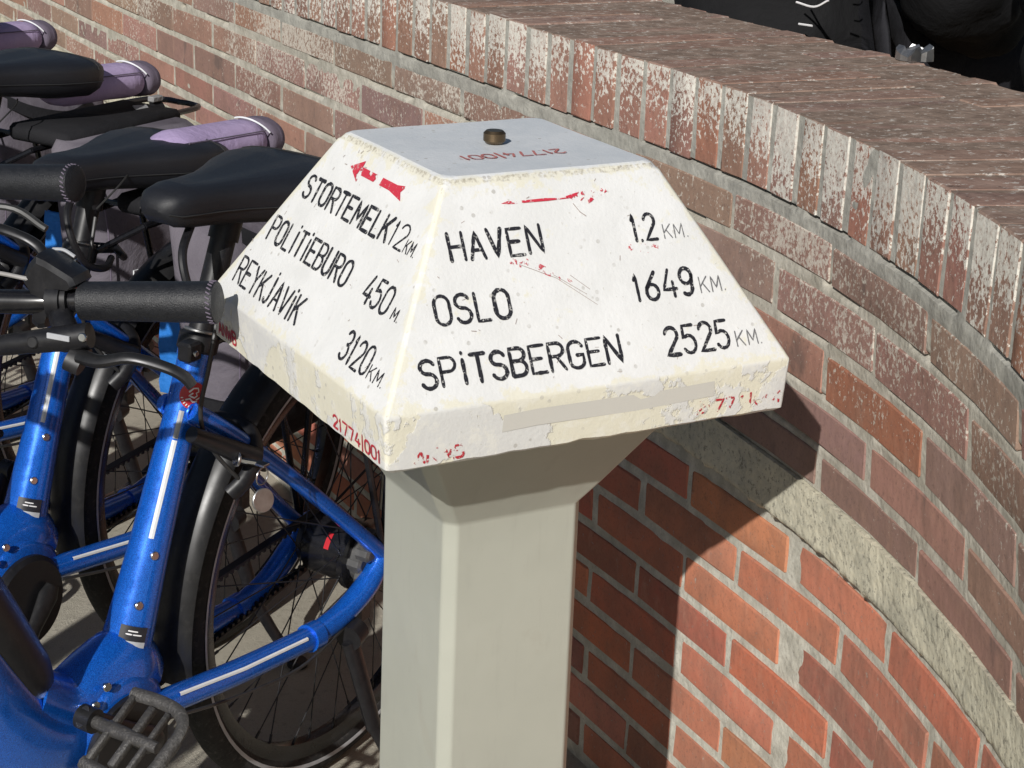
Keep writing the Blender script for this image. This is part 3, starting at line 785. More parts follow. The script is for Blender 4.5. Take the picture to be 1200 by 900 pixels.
def make_wheel(root, c, hubw, tyre_R=.345):
    prof = [(tyre_R - .0235 + .0235 * math.cos(g) * (1.0 if math.cos(g) > 0 else .8), .0215 * math.sin(g)) for g in [2 * PI * k / 14 for k in range(14)]]
    mb = MB(); ring_loft(mb, c, prof, 96); t = mb.build('tyre', m_tyre, root)
    mb = MB()
    for sy in (-1, 1):
        ring_loft(mb, c, [(tyre_R - .030, sy * .0208), (tyre_R - .026, sy * .0222), (tyre_R - .0245, sy * .0222), (tyre_R - .029, sy * .0205)], 96)
    mb.build('reflective_line', m_reflg, t)
    mb = MB(); ring_loft(mb, c, [(.306, -.013), (.309, -.0145), (.301, -.0135), (.288, -.009), (.2865, 0), (.288, .009), (.301, .0135), (.309, .0145), (.306, .013)], 96)
    mb.build('rim', m_gloss, root)
    mb = MB()
    for k in range(36):
        sd = 1 if k % 2 else -1; a = math.radians(k * 10); off = math.radians(62 if (k // 2) % 2 else -62)
        p = c + Vector((math.cos(a) * .289, sd * .003, math.sin(a) * .289))
        q = c + Vector((math.cos(a + off) * .034, sd * hubw / 2, math.sin(a + off) * .034))
        tube(mb, [p, q], .00105, 5)
        tube(mb, [p, p + (q - p).normalized() * .013], .0021, 5)
    mb.build('spokes', m_dkmetal, root)
    mb = MB(); ring_loft(mb, c, [(.0, -hubw / 2 - .010), (.030, -hubw / 2 - .006), (.040, -hubw / 2), (.040, -hubw / 2 + .004), (.026, -hubw / 2 + .012), (.026, hubw / 2 - .012), (.040, hubw / 2 - .004), (.040, hubw / 2), (.030, hubw / 2 + .006), (.0, hubw / 2 + .010)], 28)
    return mb.build('hub', m_gloss, root)
def guard(root, c, R, a0, a1, wd=.062):
    prof = []
    for k in range(9):
        g = math.radians(-75 + 150 * k / 8); prof.append((R - .020 + .020 * math.cos(g), wd / 2 * math.sin(g) / math.sin(math.radians(75))))
    prof += [(r - .0016, y * .95) for r, y in prof[::-1]]
    mb = MB(); ring_loft(mb, c, prof, 60, a0, a1); return mb.build('mudguard', m_guard, root, smooth=50)

def saddle_mesh(mb):
    # x, half width, top z, bottom drop
    Sx = [(.402, .008, .913, .016), (.398, .021, .922, .030), (.386, .030, .930, .043), (.362, .035, .935, .049), (.325, .038, .936, .051), (.285, .047, .937, .054), (.245, .065, .939, .058), (.205, .084, .942, .065), (.165, .096, .945, .070), (.130, .098, .945, .070), (.110, .091, .942, .062), (.099, .074, .937, .048), (.093, .048, .930, .032)]
    rings = []
    for x, w_, zt_, dr in Sx:
        zt_ -= .020 * (.402 - x) / .31
        ring = []
        for k in range(24):
            g = 2 * PI * k / 24; cg, sg_ = math.cos(g), math.sin(g)
            yy = w_ * math.copysign(abs(cg) ** .75, cg)
            if sg_ >= 0: zz = zt_ - .020 * min(1, dr / .05) + .020 * min(1, dr / .05) * abs(sg_) ** .8 - (.004 * math.exp(-(yy / .016) ** 2) if .14 < x < .34 else 0)
            else: zz = zt_ - .020 * min(1, dr / .05) - (dr - .018) * (1 - (1 - abs(sg_)) ** 1.6) * (1 if abs(cg) > .5 else .92)
            ring.append(Vector((x, yy, zz)))
        rings.append(ring)
    loft(mb, rings); return rings

def make_bike():
    b = thing('bicycle', 'x', 'bicycle', group=GB)
    wh = thing('rear_wheel', '', '')
    for k_ in ('label', 'category'): del wh[k_]
    wh.parent = b
    hub = make_wheel(wh, HB, .078)
    fw = thing('front_wheel', '', '')
    for k_ in ('label', 'category'): del fw[k_]
    fw.parent = b
    FH = Vector((1.08, 0, .345)); make_wheel(fw, FH, .06)
    # hub gear body, label, brake
    mb = MB(); tube(mb, [HB + Y * -.035, HB + Y * .034], .045, 28); tube(mb, [HB + Y * .030, HB + Y * .040], .052, 28); ho = mb.build('hub_gear', m_gloss, b)
    mb = MB()
    for g0, g1, mt in ((30, 62, 0), (62, 84, 1)):
        pass
    V = []; F = []
    for i in range(7):
        a = math.radians(18 + i * 5); V += [HB + Vector((math.cos(a) * .0456, .002, math.sin(a) * .0456)), HB + Vector((math.cos(a) * .0456, .010, math.sin(a) * .0456))]
    for i in range(6): F.append((2 * i, 2 * i + 1, 2 * i + 3, 2 * i + 2))
    MB().add(V, F).build('red_label', m_redb, ho)
    mb = MB(); MB
    for k in range(11):
        a = 2 * PI * k / 11; rr = .030 + .010 * ((k * 7) % 3) / 3; p = HB + Vector((math.cos(a) * rr, .052 + .006 * ((k * 5) % 3), math.sin(a) * rr))
        tube(mb, [p - Y * .012, p + Y * .006, p + Y * .009], [.011, .011, .007], 8)
    disc(mb, HB + Y * .05, Y, .038, .022, 24, .004); disc(mb, HB + Y * .069, Y, .014, .014, 12, .002)
    cbox(mb, HB + Vector((.02, .055, -.055)), (.013, .008, .034), .003)
    mb.build('hub_brake', m_cast, b)
    # frame
    mb = MB()
    tube(mb, catmull([st_pt(.02), st_pt(.10), st_pt(.22), st_pt(.38), st_pt(.466)], 3), [.034, .031, .025, .0205, .0200], 24)
    for sy in (1, -1):
        tube(mb, catmull([(.352, .018 * sy, .660), (.300, .030 * sy, .622), (.186, .047 * sy, .528), (.06, .066 * sy, .412), (.004, .070 * sy, .360)], 5), [.0125, .0115, .0105, .0105, .012], 14)
        tube(mb, catmull([(.445, .046 * sy, .312), (.30, .057 * sy, .298), (.150, .064 * sy, .287)], 4), [.0165, .0165, .016], 18)
        tube(mb, [(.158, .0635 * sy, .2875), (.138, .0645 * sy, .287)], .0195, 18)
        tube(mb, catmull([(.142, .064 * sy, .287), (.085, .067 * sy, .296), (.030, .070 * sy, .322), (-.010, .070 * sy, .362)], 5), [.016, .0165, .017, .013], 18, flat=1.0)
        cbox(mb, (0, .069 * sy, .35), (.022, .004, .024), .003)
    tube(mb, [(.462, -.05, .316), (.462, .062, .316)], .0135, 14)
    # motor shell
    tube(mb, catmull([(.425, 0, .325), (.455, 0, .350), (.50, 0, .345), (.56, 0, .340), (.62, 0, .385)], 4), [.044, .056, .054, .048, .046], 26, flat=.80, side=(0, 1, 0))
    disc(mb, (.490, 0, .298), Y, .074, .094, 40, .010)
    # deep down tube sweeping up to the head tube
    tube(mb, catmull([(.52, 0, .300), (.61, 0, .335), (.688, 0, .440), (.775, 0, .600), (.868, 0, .755)], 5), [.055, .056, .052, .046, .036], 24, flat=.78, side=(0, 1, 0))
    tube(mb, [(.896, 0, .675), (.835, 0, .835)], .024, 22)
    for sy in (1, -1):
        tube(mb, circ_pts(Vector((.346, .019 * sy, .655)), .0128, 16), .0018, 6, closed=True)
    tube(mb, [st_pt(.452), st_pt(.468)], .0222, 24)
    fr = mb.build('frame', m_blue, b, smooth=50)
    mb = MB(); tube(mb, catmull([(.44, .064, .300), (.33, .074, .280), (.20, .082, .268), (.09, .078, .285), (.03, .062, .300)], 6), .0024, 6); mb.build('gear_cable', m_cable, b)
    # reflective stripes
    def stripe(par, P, nrm, wd, mat=m_refl, nm='reflective_stripe'):
        P = [Vector(p) for p in P]; V = []; F = []
        for i, p in enumerate(P):
            d = (P[min(i + 1, len(P) - 1)] - P[max(i - 1, 0)]).normalized(); s_ = d.cross(Vector(nrm)).normalized(); e = Vector(nrm).normalized() * .0012
            V += [p + s_ * wd / 2, p + e, p - s_ * wd / 2]
        for i in range(len(P) - 1): F += [(3 * i, 3 * i + 1, 3 * i + 4, 3 * i + 3), (3 * i + 1, 3 * i + 2, 3 * i + 5, 3 * i + 4)]
        MB().add(V, F).build(nm, mat, par)
    sn = (Vector((math.sin(SA), 0, math.cos(SA))) * .80 + Y * .60).normalized()
    def rad(q):
        cs = [.02, .10, .22, .38, .466]; cr_ = [.034, .031, .025, .0205, .0200]
        for i in range(4):
            if q <= cs[i + 1]: return cr_[i] + (cr_[i + 1] - cr_[i]) * (q - cs[i]) / (cs[i + 1] - cs[i])
    stripe(fr, [st_pt(q) + sn * (rad(q) + .0004) for q in [.232 + .120 * i / 10 for i in range(11)]], sn, .0062)
    stripe(fr, [st_pt(q) + sn * (rad(q) + .0004) for q in [.354 + .034 * i / 5 for i in range(6)]], sn, .0062, m_reflg)
    cn = Vector((0, .80, .60))
    for P_ in ([(.415, .048, .311), (.30, .057, .298), (.175, .0627, .289)],): stripe(fr, [Vector(p) + cn * .0172 for p in P_], cn, .0048)
    # badge low on the seat cluster
    bn = (Vector((math.sin(SA), 0, math.cos(SA))) * .45 + Y * .9).normalized(); bc = st_pt(.408); e1 = Vector((-math.cos(SA), 0, math.sin(SA))); e2 = e1.cross(bn).normalized(); e2 = -e2
    def on_seat(u, v_, l=.0008):
        a0 = math.atan2(bn.y, bn.x * math.sin(SA) + bn.z * math.cos(SA)); g = a0 + u / .0205
        return bc + e1 * v_ + (Vector((math.sin(SA), 0, math.cos(SA))) * math.cos(g) + Y * math.sin(g)) * (.0206 + l)
    V = [on_seat(0, 0)]; V += [on_seat(.0165 * math.cos(t), .0165 * math.sin(t)) for t in [2 * PI * i / 28 for i in range(28)]]
    V += [on_seat(.008 * math.cos(t), .008 * math.sin(t)) for t in [2 * PI * i / 28 for i in range(28)]]
    bd = MB().add(V, [(0, 29 + i, 29 + (i + 1) % 28) for i in range(28)] + [(29 + i, 1 + i, 1 + (i + 1) % 28, 29 + (i + 1) % 28) for i in range(28)]).build('badge', m_redb, b, label='round red badge with a white emblem')
    mb = MB()
    for P_ in ([(-.006, .004), (-.002, .009), (.003, .010), (.005, .006), (.002, .004), (.004, .001), (.001, -.002), (-.004, -.001)], [(-.002, .003), (-.006, -.001), (-.004, .001)], [(.004, -.004), (.008, -.001)], [(-.008, -.006), (-.004, -.004), (0, -.007), (.005, -.006)]):
        ribbon(mb, P_, .0018, lambda x, y, l: on_seat(x, y, .0014), 0)
    for k in range(11):
        t = math.radians(200 + k * 14); ribbon(mb, [(.0125 * math.cos(t), .0125 * math.sin(t)), (.0145 * math.cos(t), .0145 * math.sin(t))], .0012, lambda x, y, l: on_seat(x, y, .0014), 0)
    mb.build('emblem', m_white, bd, smooth=0)
    # info sticker near the motor
    def on_low(u, v_, l=.001):
        g = math.radians(48) + u / .030
        return st_pt(.112) + e1 * v_ + (Vector((math.sin(SA), 0, math.cos(SA))) * math.cos(g) + Y * math.sin(g)) * (.0310 - v_ * .04 + l)
    def patch(u0, u1, v0, v1, l): 
        V = [on_low(u0 + (u1 - u0) * i / 6, v, l) for i in range(7) for v in (v0, v1)]; return MB().add(V, [(2 * i, 2 * i + 1, 2 * i + 3, 2 * i + 2) for i in range(6)])
    stk = patch(-.016, .016, -.014, .014, .0010).build('sticker', m_lblk, b)
    patch(-.0155, .0155, -.0136, -.004, .0016).build('sticker_strip', m_reflg, stk)
    mb = MB()
    for P_ in ([(-.008, .004), (-.002, .004)], [(.0, .004), (.009, .004)], [(-.006, .008), (.004, .008)]): ribbon(mb, P_, .0016, lambda x, y, l: on_low(x, y, .0016), 0)
    mb.build('sticker_print', m_white, stk, smooth=0)
    for p in (st_pt(.155) + (Y * .70 + Vector((.7, 0, .1))).normalized() * .0290, st_pt(.215) + (Y * .80 + Vector((.55, 0, .1))).normalized() * .0256, Vector((.525, .045, .375)), Vector((.545, .046, .360))):
        mb = MB(); disc(mb, p, (.3, 1, .2), .0055, .006, 14, .001); mb.build('screw', m_steel, b)
    # battery on the down tube
    mb = MB()
    tube(mb, catmull([(.598, 0, .385), (.618, 0, .415), (.660, 0, .490), (.740, 0, .640), (.775, 0, .705)], 5), [.030, .040, .041, .038, .025], 22, flat=.88, side=(0, 1, 0))
    mb.build('battery', m_blk, b, smooth=50)
    # motor covers
    for sy in (1, -1):
        mb = MB(); disc(mb, (.500, .054 * sy, .285), Y, .068, .018, 44, .006); mb.build('motor_cover', m_blk, b)
    # cranks and pedals
    dirc = Vector((.80, 0, .60))
    for sy in (1, -1):
        cd = dirc * sy; c0 = BB + Y * (.070 * sy); c1 = BB + cd * .150 + Y * (.082 * sy)
        mb = MB(); tube(mb, [c0 - cd * .016, c0, c0 + cd * .05, c1 - cd * .02, c1 + cd * .012], [.012, .018, .0125, .012, .013], 14, flat=.55, side=(0, 1, 0))
        tube(mb, [c1 - Y * .010 * sy, c1 + Y * .010 * sy], [.0145, .0145], 20); cr = mb.build('crank', m_dkmetal, b)
        pl = c1 + Y * (.064 * sy); ax = Vector((.86, 0, -.51)) if sy > 0 else Vector((.95, 0, .31)); up = Vector((.51, 0, .86)) if sy > 0 else Vector((-.31, 0, .95))
        mb = MB(); tube(mb, [c1, c1 + Y * .028 * sy, c1 + Y * .030 * sy, c1 + Y * .10 * sy], [.0075, .0075, .0090, .0065], 14)
        Mx = Matrix((ax, Y, up)).transposed()
        cbox(mb, pl, (.040, .0045, .0045), .001, Mx); cbox(mb, pl + Y * .022 * sy, (.040, .003, .0045), .001, Mx); cbox(mb, pl - Y * .030 * sy, (.044, .0035, .005), .001, Mx)
        # curved outer cage with tread blocks
        for sx in (1, -1):
            cag = [pl + ax * (.047 * sx) - Y * .036 * sy, pl + ax * (.050 * sx) + Y * .0 * sy, pl + ax * (.047 * sx) + Y * .030 * sy, pl + ax * (.034 * sx) + Y * .046 * sy, pl + ax * (.012 * sx) + Y * .050 * sy]
            tube(mb, catmull(cag, 5), .0078, 8, flat=.75)
        tube(mb, [pl + ax * .014 + Y * .050 * sy, pl - ax * .014 + Y * .050 * sy], .008, 8)
        mb.build('pedal', m_pedal, b, smooth=50)
    # toothed belt with sprockets on the right side
    yb = -.047
    mb = MB(); disc(mb, (BB.x, yb, BB.z), Y, .050, .008, 40, .001); mb.build('sprocket', m_dkmetal, b); mb = MB(); disc(mb, (HB.x, yb, HB.z), Y, .036, .010, 32, .001); mb.build('sprocket', m_dkmetal, b)
    c1 = Vector((BB.x, yb, BB.z)); c0 = Vector((HB.x, yb, HB.z)); r1, r0 = .053, .039; D = c1 - c0; dl = D.length; base = math.atan2(D.z, D.x); al = math.acos((r0 - r1) / dl)
    loop = []
    for i in range(15): a = base + al + (2 * PI - 2 * al) * i / 14; loop.append(c0 + Vector((math.cos(a), 0, math.sin(a))) * r0)
    nseg = 40
    A0 = loop[-1]; A1 = c1 + Vector((math.cos(base - al), 0, math.sin(base - al))) * r1
    lower = [A0 + (A1 - A0) * i / nseg for i in range(1, nseg)]
    for i in range(15): a = base - al + 2 * al * i / 14; pass
    arc1 = [c1 + Vector((math.cos(base - al + 2 * al * i / 14), 0, math.sin(base - al + 2 * al * i / 14))) * r1 for i in range(15)]
    loopall = loop + lower + arc1
    mb = MB(); V = []; F = []; n_ = len(loopall)
    for i, p in enumerate(loopall):
        d = (loopall[(i + 1) % n_] - loopall[i - 1]).normalized(); nn = Vector((-d.z, 0, d.x))
        for yy in (-.006, .006):
            V += [p + Y * yy + nn * .0015, p + Y * yy - nn * .0015]
    for i in range(n_):
        j = (i + 1) % n_
        for a_q, b_q in ((0, 1), (1, 3), (3, 2), (2, 0)): F.append((4 * i + a_q, 4 * i + b_q, 4 * j + b_q, 4 * j + a_q))
    mb.add(V, F)
    def teeth(P0, P1):
        L = (P1 - P0).length; k = int(L / .0115); d = (P1 - P0).normalized(); nn = Vector((-d.z, 0, d.x))
        for i in range(k):
            p = P0 + d * (.0115 * (i + .5)); V = []
            for yy in (-.0055, .0055): V += [p - d * .0038 + Y * yy, p + d * .0038 + Y * yy, p + d * .0022 + nn * .0062 + Y * yy, p - d * .0022 + nn * .0062 + Y * yy]
            mb.add(V, [(0, 1, 2, 3), (7, 6, 5, 4), (0, 4, 5, 1), (1, 5, 6, 2), (2, 6, 7, 3), (3, 7, 4, 0)])
    teeth(A0, A1); teeth(arc1[-1], loop[0])
    mb.build('belt', m_blk, b, smooth=0)
    # kickstand on the left chainstay end
    mb = MB(); tube(mb, [(.070, .082, .272), (.095, .086, .268)], .019, 14); tube(mb, catmull([(.088, .084, .262), (.072, .100, .185), (.060, .112, .125)], 4), [.015, .0145, .0135], 12, flat=.6, side=(0, 1, 0))
    tube(mb, catmull([(.061, .112, .128), (.035, .135, .060), (.010, .160, .006)], 4), [.0115, .010, .010], 12, flat=.6, side=(0, 1, 0)); disc(mb, (.010, .160, .008), (0, 0, 1), .017, .014, 14, .003)
    mb.build('kickstand', m_blk, b)
    # mudguards, fork, stays
    guard(b, HB, .372, -8, 186); guard(b, FH, .372, 20, 150)
    mb = MB()
    for sy in (1, -1):
        tube(mb, [HB + Vector((0, .062 * sy, 0)), HB + Vector((-.362 * math.cos(.45), .028 * sy, .362 * math.sin(.45)))], .0022, 6)
    mb.build('mudguard_stay', m_blk, b)
    mb = MB()
    tube(mb, [(.835, 0, .835), (.805, 0, .900)], .018, 18); tube(mb, [(.896, 0, .675), (.904, 0, .655)], .028, 18)
    for sy in (1, -1): tube(mb, catmull([(.904, .0, .660), (.915, .045 * sy, .635), (.965, .055 * sy, .50), (1.08, .050 * sy, .345)], 5), [.020, .018, .015, .011], 14)
    mb.build('fork', m_blue, b)
    # seat post, clamp, saddle
    mb = MB(); tube(mb, [st_pt(.45), st_pt(.640)], .0155, 20); tube(mb, [st_pt(.60), st_pt(.645)], .0185, 20); mb.build('seat_post', m_blk, b)
    mb = MB(); disc(mb, st_pt(.470), (-math.cos(SA), 0, math.sin(SA)), .0245, .024, 26, .003); cbox(mb, st_pt(.470) + Vector((.030, .012, 0)), (.012, .010, .012), .003)
    tube(mb, [st_pt(.470) + Vector((-.02, -.01, .002)), st_pt(.475) + Vector((-.04, .03, -.002)), st_pt(.480) + Vector((-.02, .06, -.010))], [.009, .007, .0055], 8); cl_ = mb.build('seat_clamp', m_blk, b)
    mb = MB(); disc(mb, st_pt(.470) + Vector((.033, .024, 0)), Y, .004, .004, 12, .001); mb.build('clamp_screw', m_steel, cl_)
    mb = MB(); disc(mb, st_pt(.484), (-math.cos(SA), 0, math.sin(SA)), .0205, .004, 26, .001); mb.build('post_collar', m_alu, b)
    mb = MB(); sr = saddle_mesh(mb); sd = mb.build('saddle', m_saddle, b, smooth=70)
    mb = MB()
    for sy in (1, -1):
        kk = 23 if sy > 0 else 13
        tube(mb, [r[kk] + Vector((0, .0006 * sy, 0)) for r in sr[1:-1]], .0009, 5)
    tube(mb, [sr[9][k] * 1.0 + Vector((0, .0, .0004)) for k in range(0, 13)], .0008, 5)
    mb.build('saddle_seam', m_cable, sd)
    mb = MB()
    for sy in (1, -1): tube(mb, catmull([(.380, .010 * sy, .905), (.330, .020 * sy, .888), (.24, .022 * sy, .884), (.150, .045 * sy, .900)], 5), .0036, 8)
    cbox(mb, st_pt(.652) + Vector((0, 0, .0)), (.022, .030, .010), .003); cbox(mb, (.25, 0, .893), (.06, .03, .006), .002)
    for x, y in ((.20, .03), (.20, -.03)): tube(mb, [(x, y, .888), (x - .03, y, .905)], .010, 8)
    ra = mb.build('saddle_rails', m_blk, b); mb = MB()
    disc(mb, st_pt(.648) + Vector((.015, .031, .0)), Y, .006, .004, 12, .001)
    mb.build('rail_bolt', m_steel, ra)
    # rubber loop and cables under the saddle
    mb = MB(); tube(mb, catmull([(.345, .01, .885), (.385, .03, .860), (.392, .045, .825), (.372, .050, .790), (.330, .045, .775), (.300, .03, .78)], 6), .0052, 10); mb.build('cable_loop', m_blk, b)
    mb = MB(); tube(mb, catmull([(.330, .045, .805), (.300, .055, .830), (.265, .045, .842), (.240, .025, .845)], 6), .0014, 6); mb.build('brake_cable', m_cable, b)
    mb = MB(); tube(mb, catmull([(.320, .034, .790), (.345, .040, .72), (.352, .034, .66), (.335, .040, .61), (.29, .060, .55)], 6), .0028, 8); mb.build('brake_hose', m_cable, b)
    # ring lock with key and tag
    mb = MB(); LC = Vector((.262, 0, .595)); la = Vector((.72, 0, .69))  # lock plane normal along the stays
    lb = Vector((-.69, 0, .72))
    tube(mb, catmull([LC + Y * (.058 * math.sin(t)) + lb * (.060 * math.cos(t)) - lb * .035 for t in [math.radians(q) for q in range(-125, 126, 25)]], 3), [.008, .008, .008], 12, flat=1.4)
    tube(mb, [(.370, .036, .640), (.275, .056, .585)], [.010, .014], 14); lk = mb.build('ring_lock', m_blk, b)
    mb = MB(); disc(mb, (0.314, 0.060, 0.597), Vector((-.8, .45, -.25)), .0095, .004, 18, .001); tube(mb, [(0.314, 0.060, 0.597), (0.300, 0.078, 0.593)], .0035, 6); cbox(mb, (0.297, 0.084, 0.592), (.006, .008, .0015), .0005); mb.build('key', m_steel, lk)
    mb = MB(); tube(mb, circ_pts(Vector((0.300, 0.088, 0.578)), .011, 20), .0010, 6, closed=True); ky = mb.build('key_ring', m_steel, lk)
    mb = MB(); disc(mb, (0.302, 0.092, 0.548), Vector((.35, 1, .25)), .0150, .003, 28, .0008); mb.build('key_tag', m_alu, lk, label='round silver key tag')
    # rear rack
    mb = MB()
    for sy in (1, -1):
        tube(mb, catmull([(.245, .055 * sy, .765), (.0, .062 * sy, .775), (-.17, .060 * sy, .775), (-.20, .030 * sy, .775), (-.20, 0, .775)], 5), .0055, 8)
        tube(mb, [(.0, .072 * sy, .36), (-.02, .062 * sy, .775)], .005, 8); tube(mb, [(.0, .072 * sy, .36), (.12, .062 * sy, .772)], .005, 8)
    for x in (.2, .1, 0, -.1): tube(mb, [(x, -.06, .775), (x, .06, .775)], .004, 6)
    tube(mb, [(.245, -.055, .765), (.335, 0, .72), (.245, .055, .765)], .005, 8)
    mb.build('rack', m_gloss, b)
    # handlebar
    mb = MB(); half = [(.800, .0, .925), (.785, .05, .925), (.752, .120, .934), (.728, .175, .936), (.721, .212, .941), (.704, .346, .957)]
    P_ = catmull([(x, -y, z) for x, y, z in half[::-1]][:-1] + half, 5); tube(mb, P_, .0122, 16)
    mb.build('handlebar', m_gloss, b); mb = MB(); tube(mb, [(.806, 0, .85), (.798, 0, .885), (.795, 0, .915)], .019, 18); tube(mb, [(.797, -.03, .925), (.797, .03, .925)], .022, 18); mb.build('stem', m_gloss, b)
    for sy in (1, -1):
        g0 = Vector((.7205, .214 * sy, .9415)); g1 = Vector((.7030, .352 * sy, .9578)); d = g1 - g0
        mb = MB(); tube(mb, [g0, g0 + d * .01, g0 + d * .25, g0 + d * .7, g0 + d * .94, g0 + d * .985, g1], [.0165, .0190, .0194, .0200, .0206, .0198, .0150], 26); gp = mb.build('grip', m_grip, b)
        mb = MB(); dn = d.normalized(); aa = dn.orthogonal().normalized(); bq = dn.cross(aa)
        for k in range(26):
            t = 2 * PI * k / 26; e = aa * math.cos(t) + bq * math.sin(t); t2 = t + .12; e_2 = aa * math.cos(t2) + bq * math.sin(t2)
            tube(mb, [g0 + d * .945 + e * .0208, g0 + d * .975 + e_2 * .0203], .0008, 5)
        mb.build('stitching', m_dgrey, gp)
        # brake lever body, hose, blade
        mb = MB()
        tube(mb, [(.722, .204 * sy, .941), (.724, .190 * sy, .939)], .0175, 20)
        tube(mb, catmull([(.735, .200 * sy, .928), (.750, .214 * sy, .918), (.760, .222 * sy, .908)], 3), [.012, .013, .011], 12)
        tube(mb, catmull([(.765, .140 * sy, .895), (.764, .175 * sy, .905), (.760, .215 * sy, .915), (.756, .243 * sy, .922)], 4), [.0095, .0110, .0125, .0125], 14)
        tube(mb, [(.762, .225 * sy, .900), (.762, .240 * sy, .896)], .0150, 14, flat=.6)
        tube(mb, catmull([(.768, .060 * sy, .870), (.767, .10 * sy, .880), (.765, .145 * sy, .896)], 4), .0055, 10)
        for k in range(4): tube(mb, [(.7665, (.112 + k * .0055) * sy, .8845 + k * .0018), (.7664, (.1145 + k * .0055) * sy, .8853 + k * .0018)], .0078, 12)
        bl = mb.build('brake_lever', m_blk, b)
        mb = MB(); tube(mb, catmull([(.764, .238 * sy, .902), (.770, .262 * sy, .903), (.768, .292 * sy, .911), (.762, .325 * sy, .906), (.757, .342 * sy, .898), (.755, .350 * sy, .889)], 5), [.0095, .0085, .0075, .0070, .0075, .0070], 12, flat=.75, side=(0, 0, 1)); mb.build('lever_blade', m_dkmetal, bl)
        mb = MB(); cbox(mb, (.7715, .218 * sy, .9205), (.0012, .012, .0028), .0005); mb.build('lever_print', m_reflg, bl)
        mb = MB(); disc(mb, (.7735, .192 * sy, .9115), (1, 0, .25), .0058, .004, 16, .001); mb.build('screw', m_dkmetal, bl); mb = MB(); disc(mb, (.7685, .242 * sy, .9235), (1, 0, .25), .0045, .004, 16, .001); mb.build('screw', m_steel, bl)
    # remote display beside the left grip
    mb = MB()
    tube(mb, [(.7255, .186, .938), (.7245, .200, .940)], .0195, 22)
    pg = [(.156, .958), (.163, .975), (.172, .985), (.183, .982), (.213, .969), (.217, .962), (.213, .957), (.197, .957), (.190, .950), (.187, .925), (.182, .911), (.173, .908), (.166, .913), (.167, .930), (.164, .948)]
    loft(mb, [[Vector((x, .187 + (y - .187) * q, .948 + (z - .948) * q)) for y, z in pg] for x, q in ((.698, .80), (.702, .95), (.708, 1), (.726, 1), (.733, .94), (.737, .8))])
    rm = mb.build('remote_display', m_blk, b, smooth=28)
    mb = MB(); tube(mb, catmull([(.700, .172, .982), (.700, .184, .983), (.700, .196, .978)], 4), .0018, 6); mb.build('remote_highlight', m_reflg, rm)
    mb = MB(); tube(mb, catmull([(.735, .165, .960), (.750, .130, .965), (.765, .09, .955), (.775, .05, .930)], 6), .0022, 8); mb.build('display_cable', m_cableg, b)
    mb = MB(); tube(mb, catmull([(.768, .060, .870), (.80, .03, .862), (.85, .02, .82), (.90, .03, .72)], 6), .0032, 8); tube(mb, catmull([(.72, .150, .985), (.73, .11, 1.0), (.77, .06, .99), (.82, .03, .93), (.87, .02, .80)], 6), .0036, 8); mb.build('brake_hose', m_cable, b)
    # headlight
    mb = MB(); tube(mb, [(.875, 0, .74), (.915, 0, .745), (.930, 0, .746)], [.018, .026, .024], 18); hl = mb.build('headlight', m_blk, b)
    return b
def children(o): return [c_ for c_ in bpy.data.objects if c_.parent == o]
def copy_tree(o, parent=None):
    c_ = o.copy(); COL.objects.link(c_); c_.parent = parent
    for ch in children(o): copy_tree(ch, c_)
    return c_
bike = make_bike()
BP = [(.134, .686, .004, 3.677, .044), (.124, 1.112, -.056, 3.698, .016), (.107, 1.650, -.020, 3.698, .018), (.067, 2.17, -.0, 3.70, .02)]
BL = ['blue step-through e-bike nearest the signpost, its left grip over the white cap',
      'blue e-bike second from the signpost with the lowest saddle',
      'third e-bike from the signpost, its saddle in front of a lilac bag',
      'e-bike farthest from the signpost, mostly beyond the left edge']
bikes = []
bikes = [bike] + [copy_tree(bike) for _ in range(3)]
for i, (o, (bx, by, dz, th, ln)) in enumerate(zip(bikes, BP)):
    o.location = (bx, by, .002); o.rotation_euler = (-ln, 0, th); o['label'] = BL[i]
    for ch in children(o):
        if ch.name.split('.')[0] in ('saddle', 'saddle_rails', 'cable_loop'):
            ch.location.z += dz
            ch.location.x += -dz * .35 - (.034 if i == 1 else .012 if i == 2 else 0)
        if ch.name.split('.')[0] == 'seat_post': ch.location = Vector((-math.cos(SA), 0, math.sin(SA))) * (dz - .008) / math.sin(SA)
        if i and ch.name.split('.')[0] in ('crank', 'pedal'):
            ch.rotation_euler = (0, PI / 2, 0); ch.location = BB - Matrix.Rotation(PI / 2, 3, 'Y') @ BB

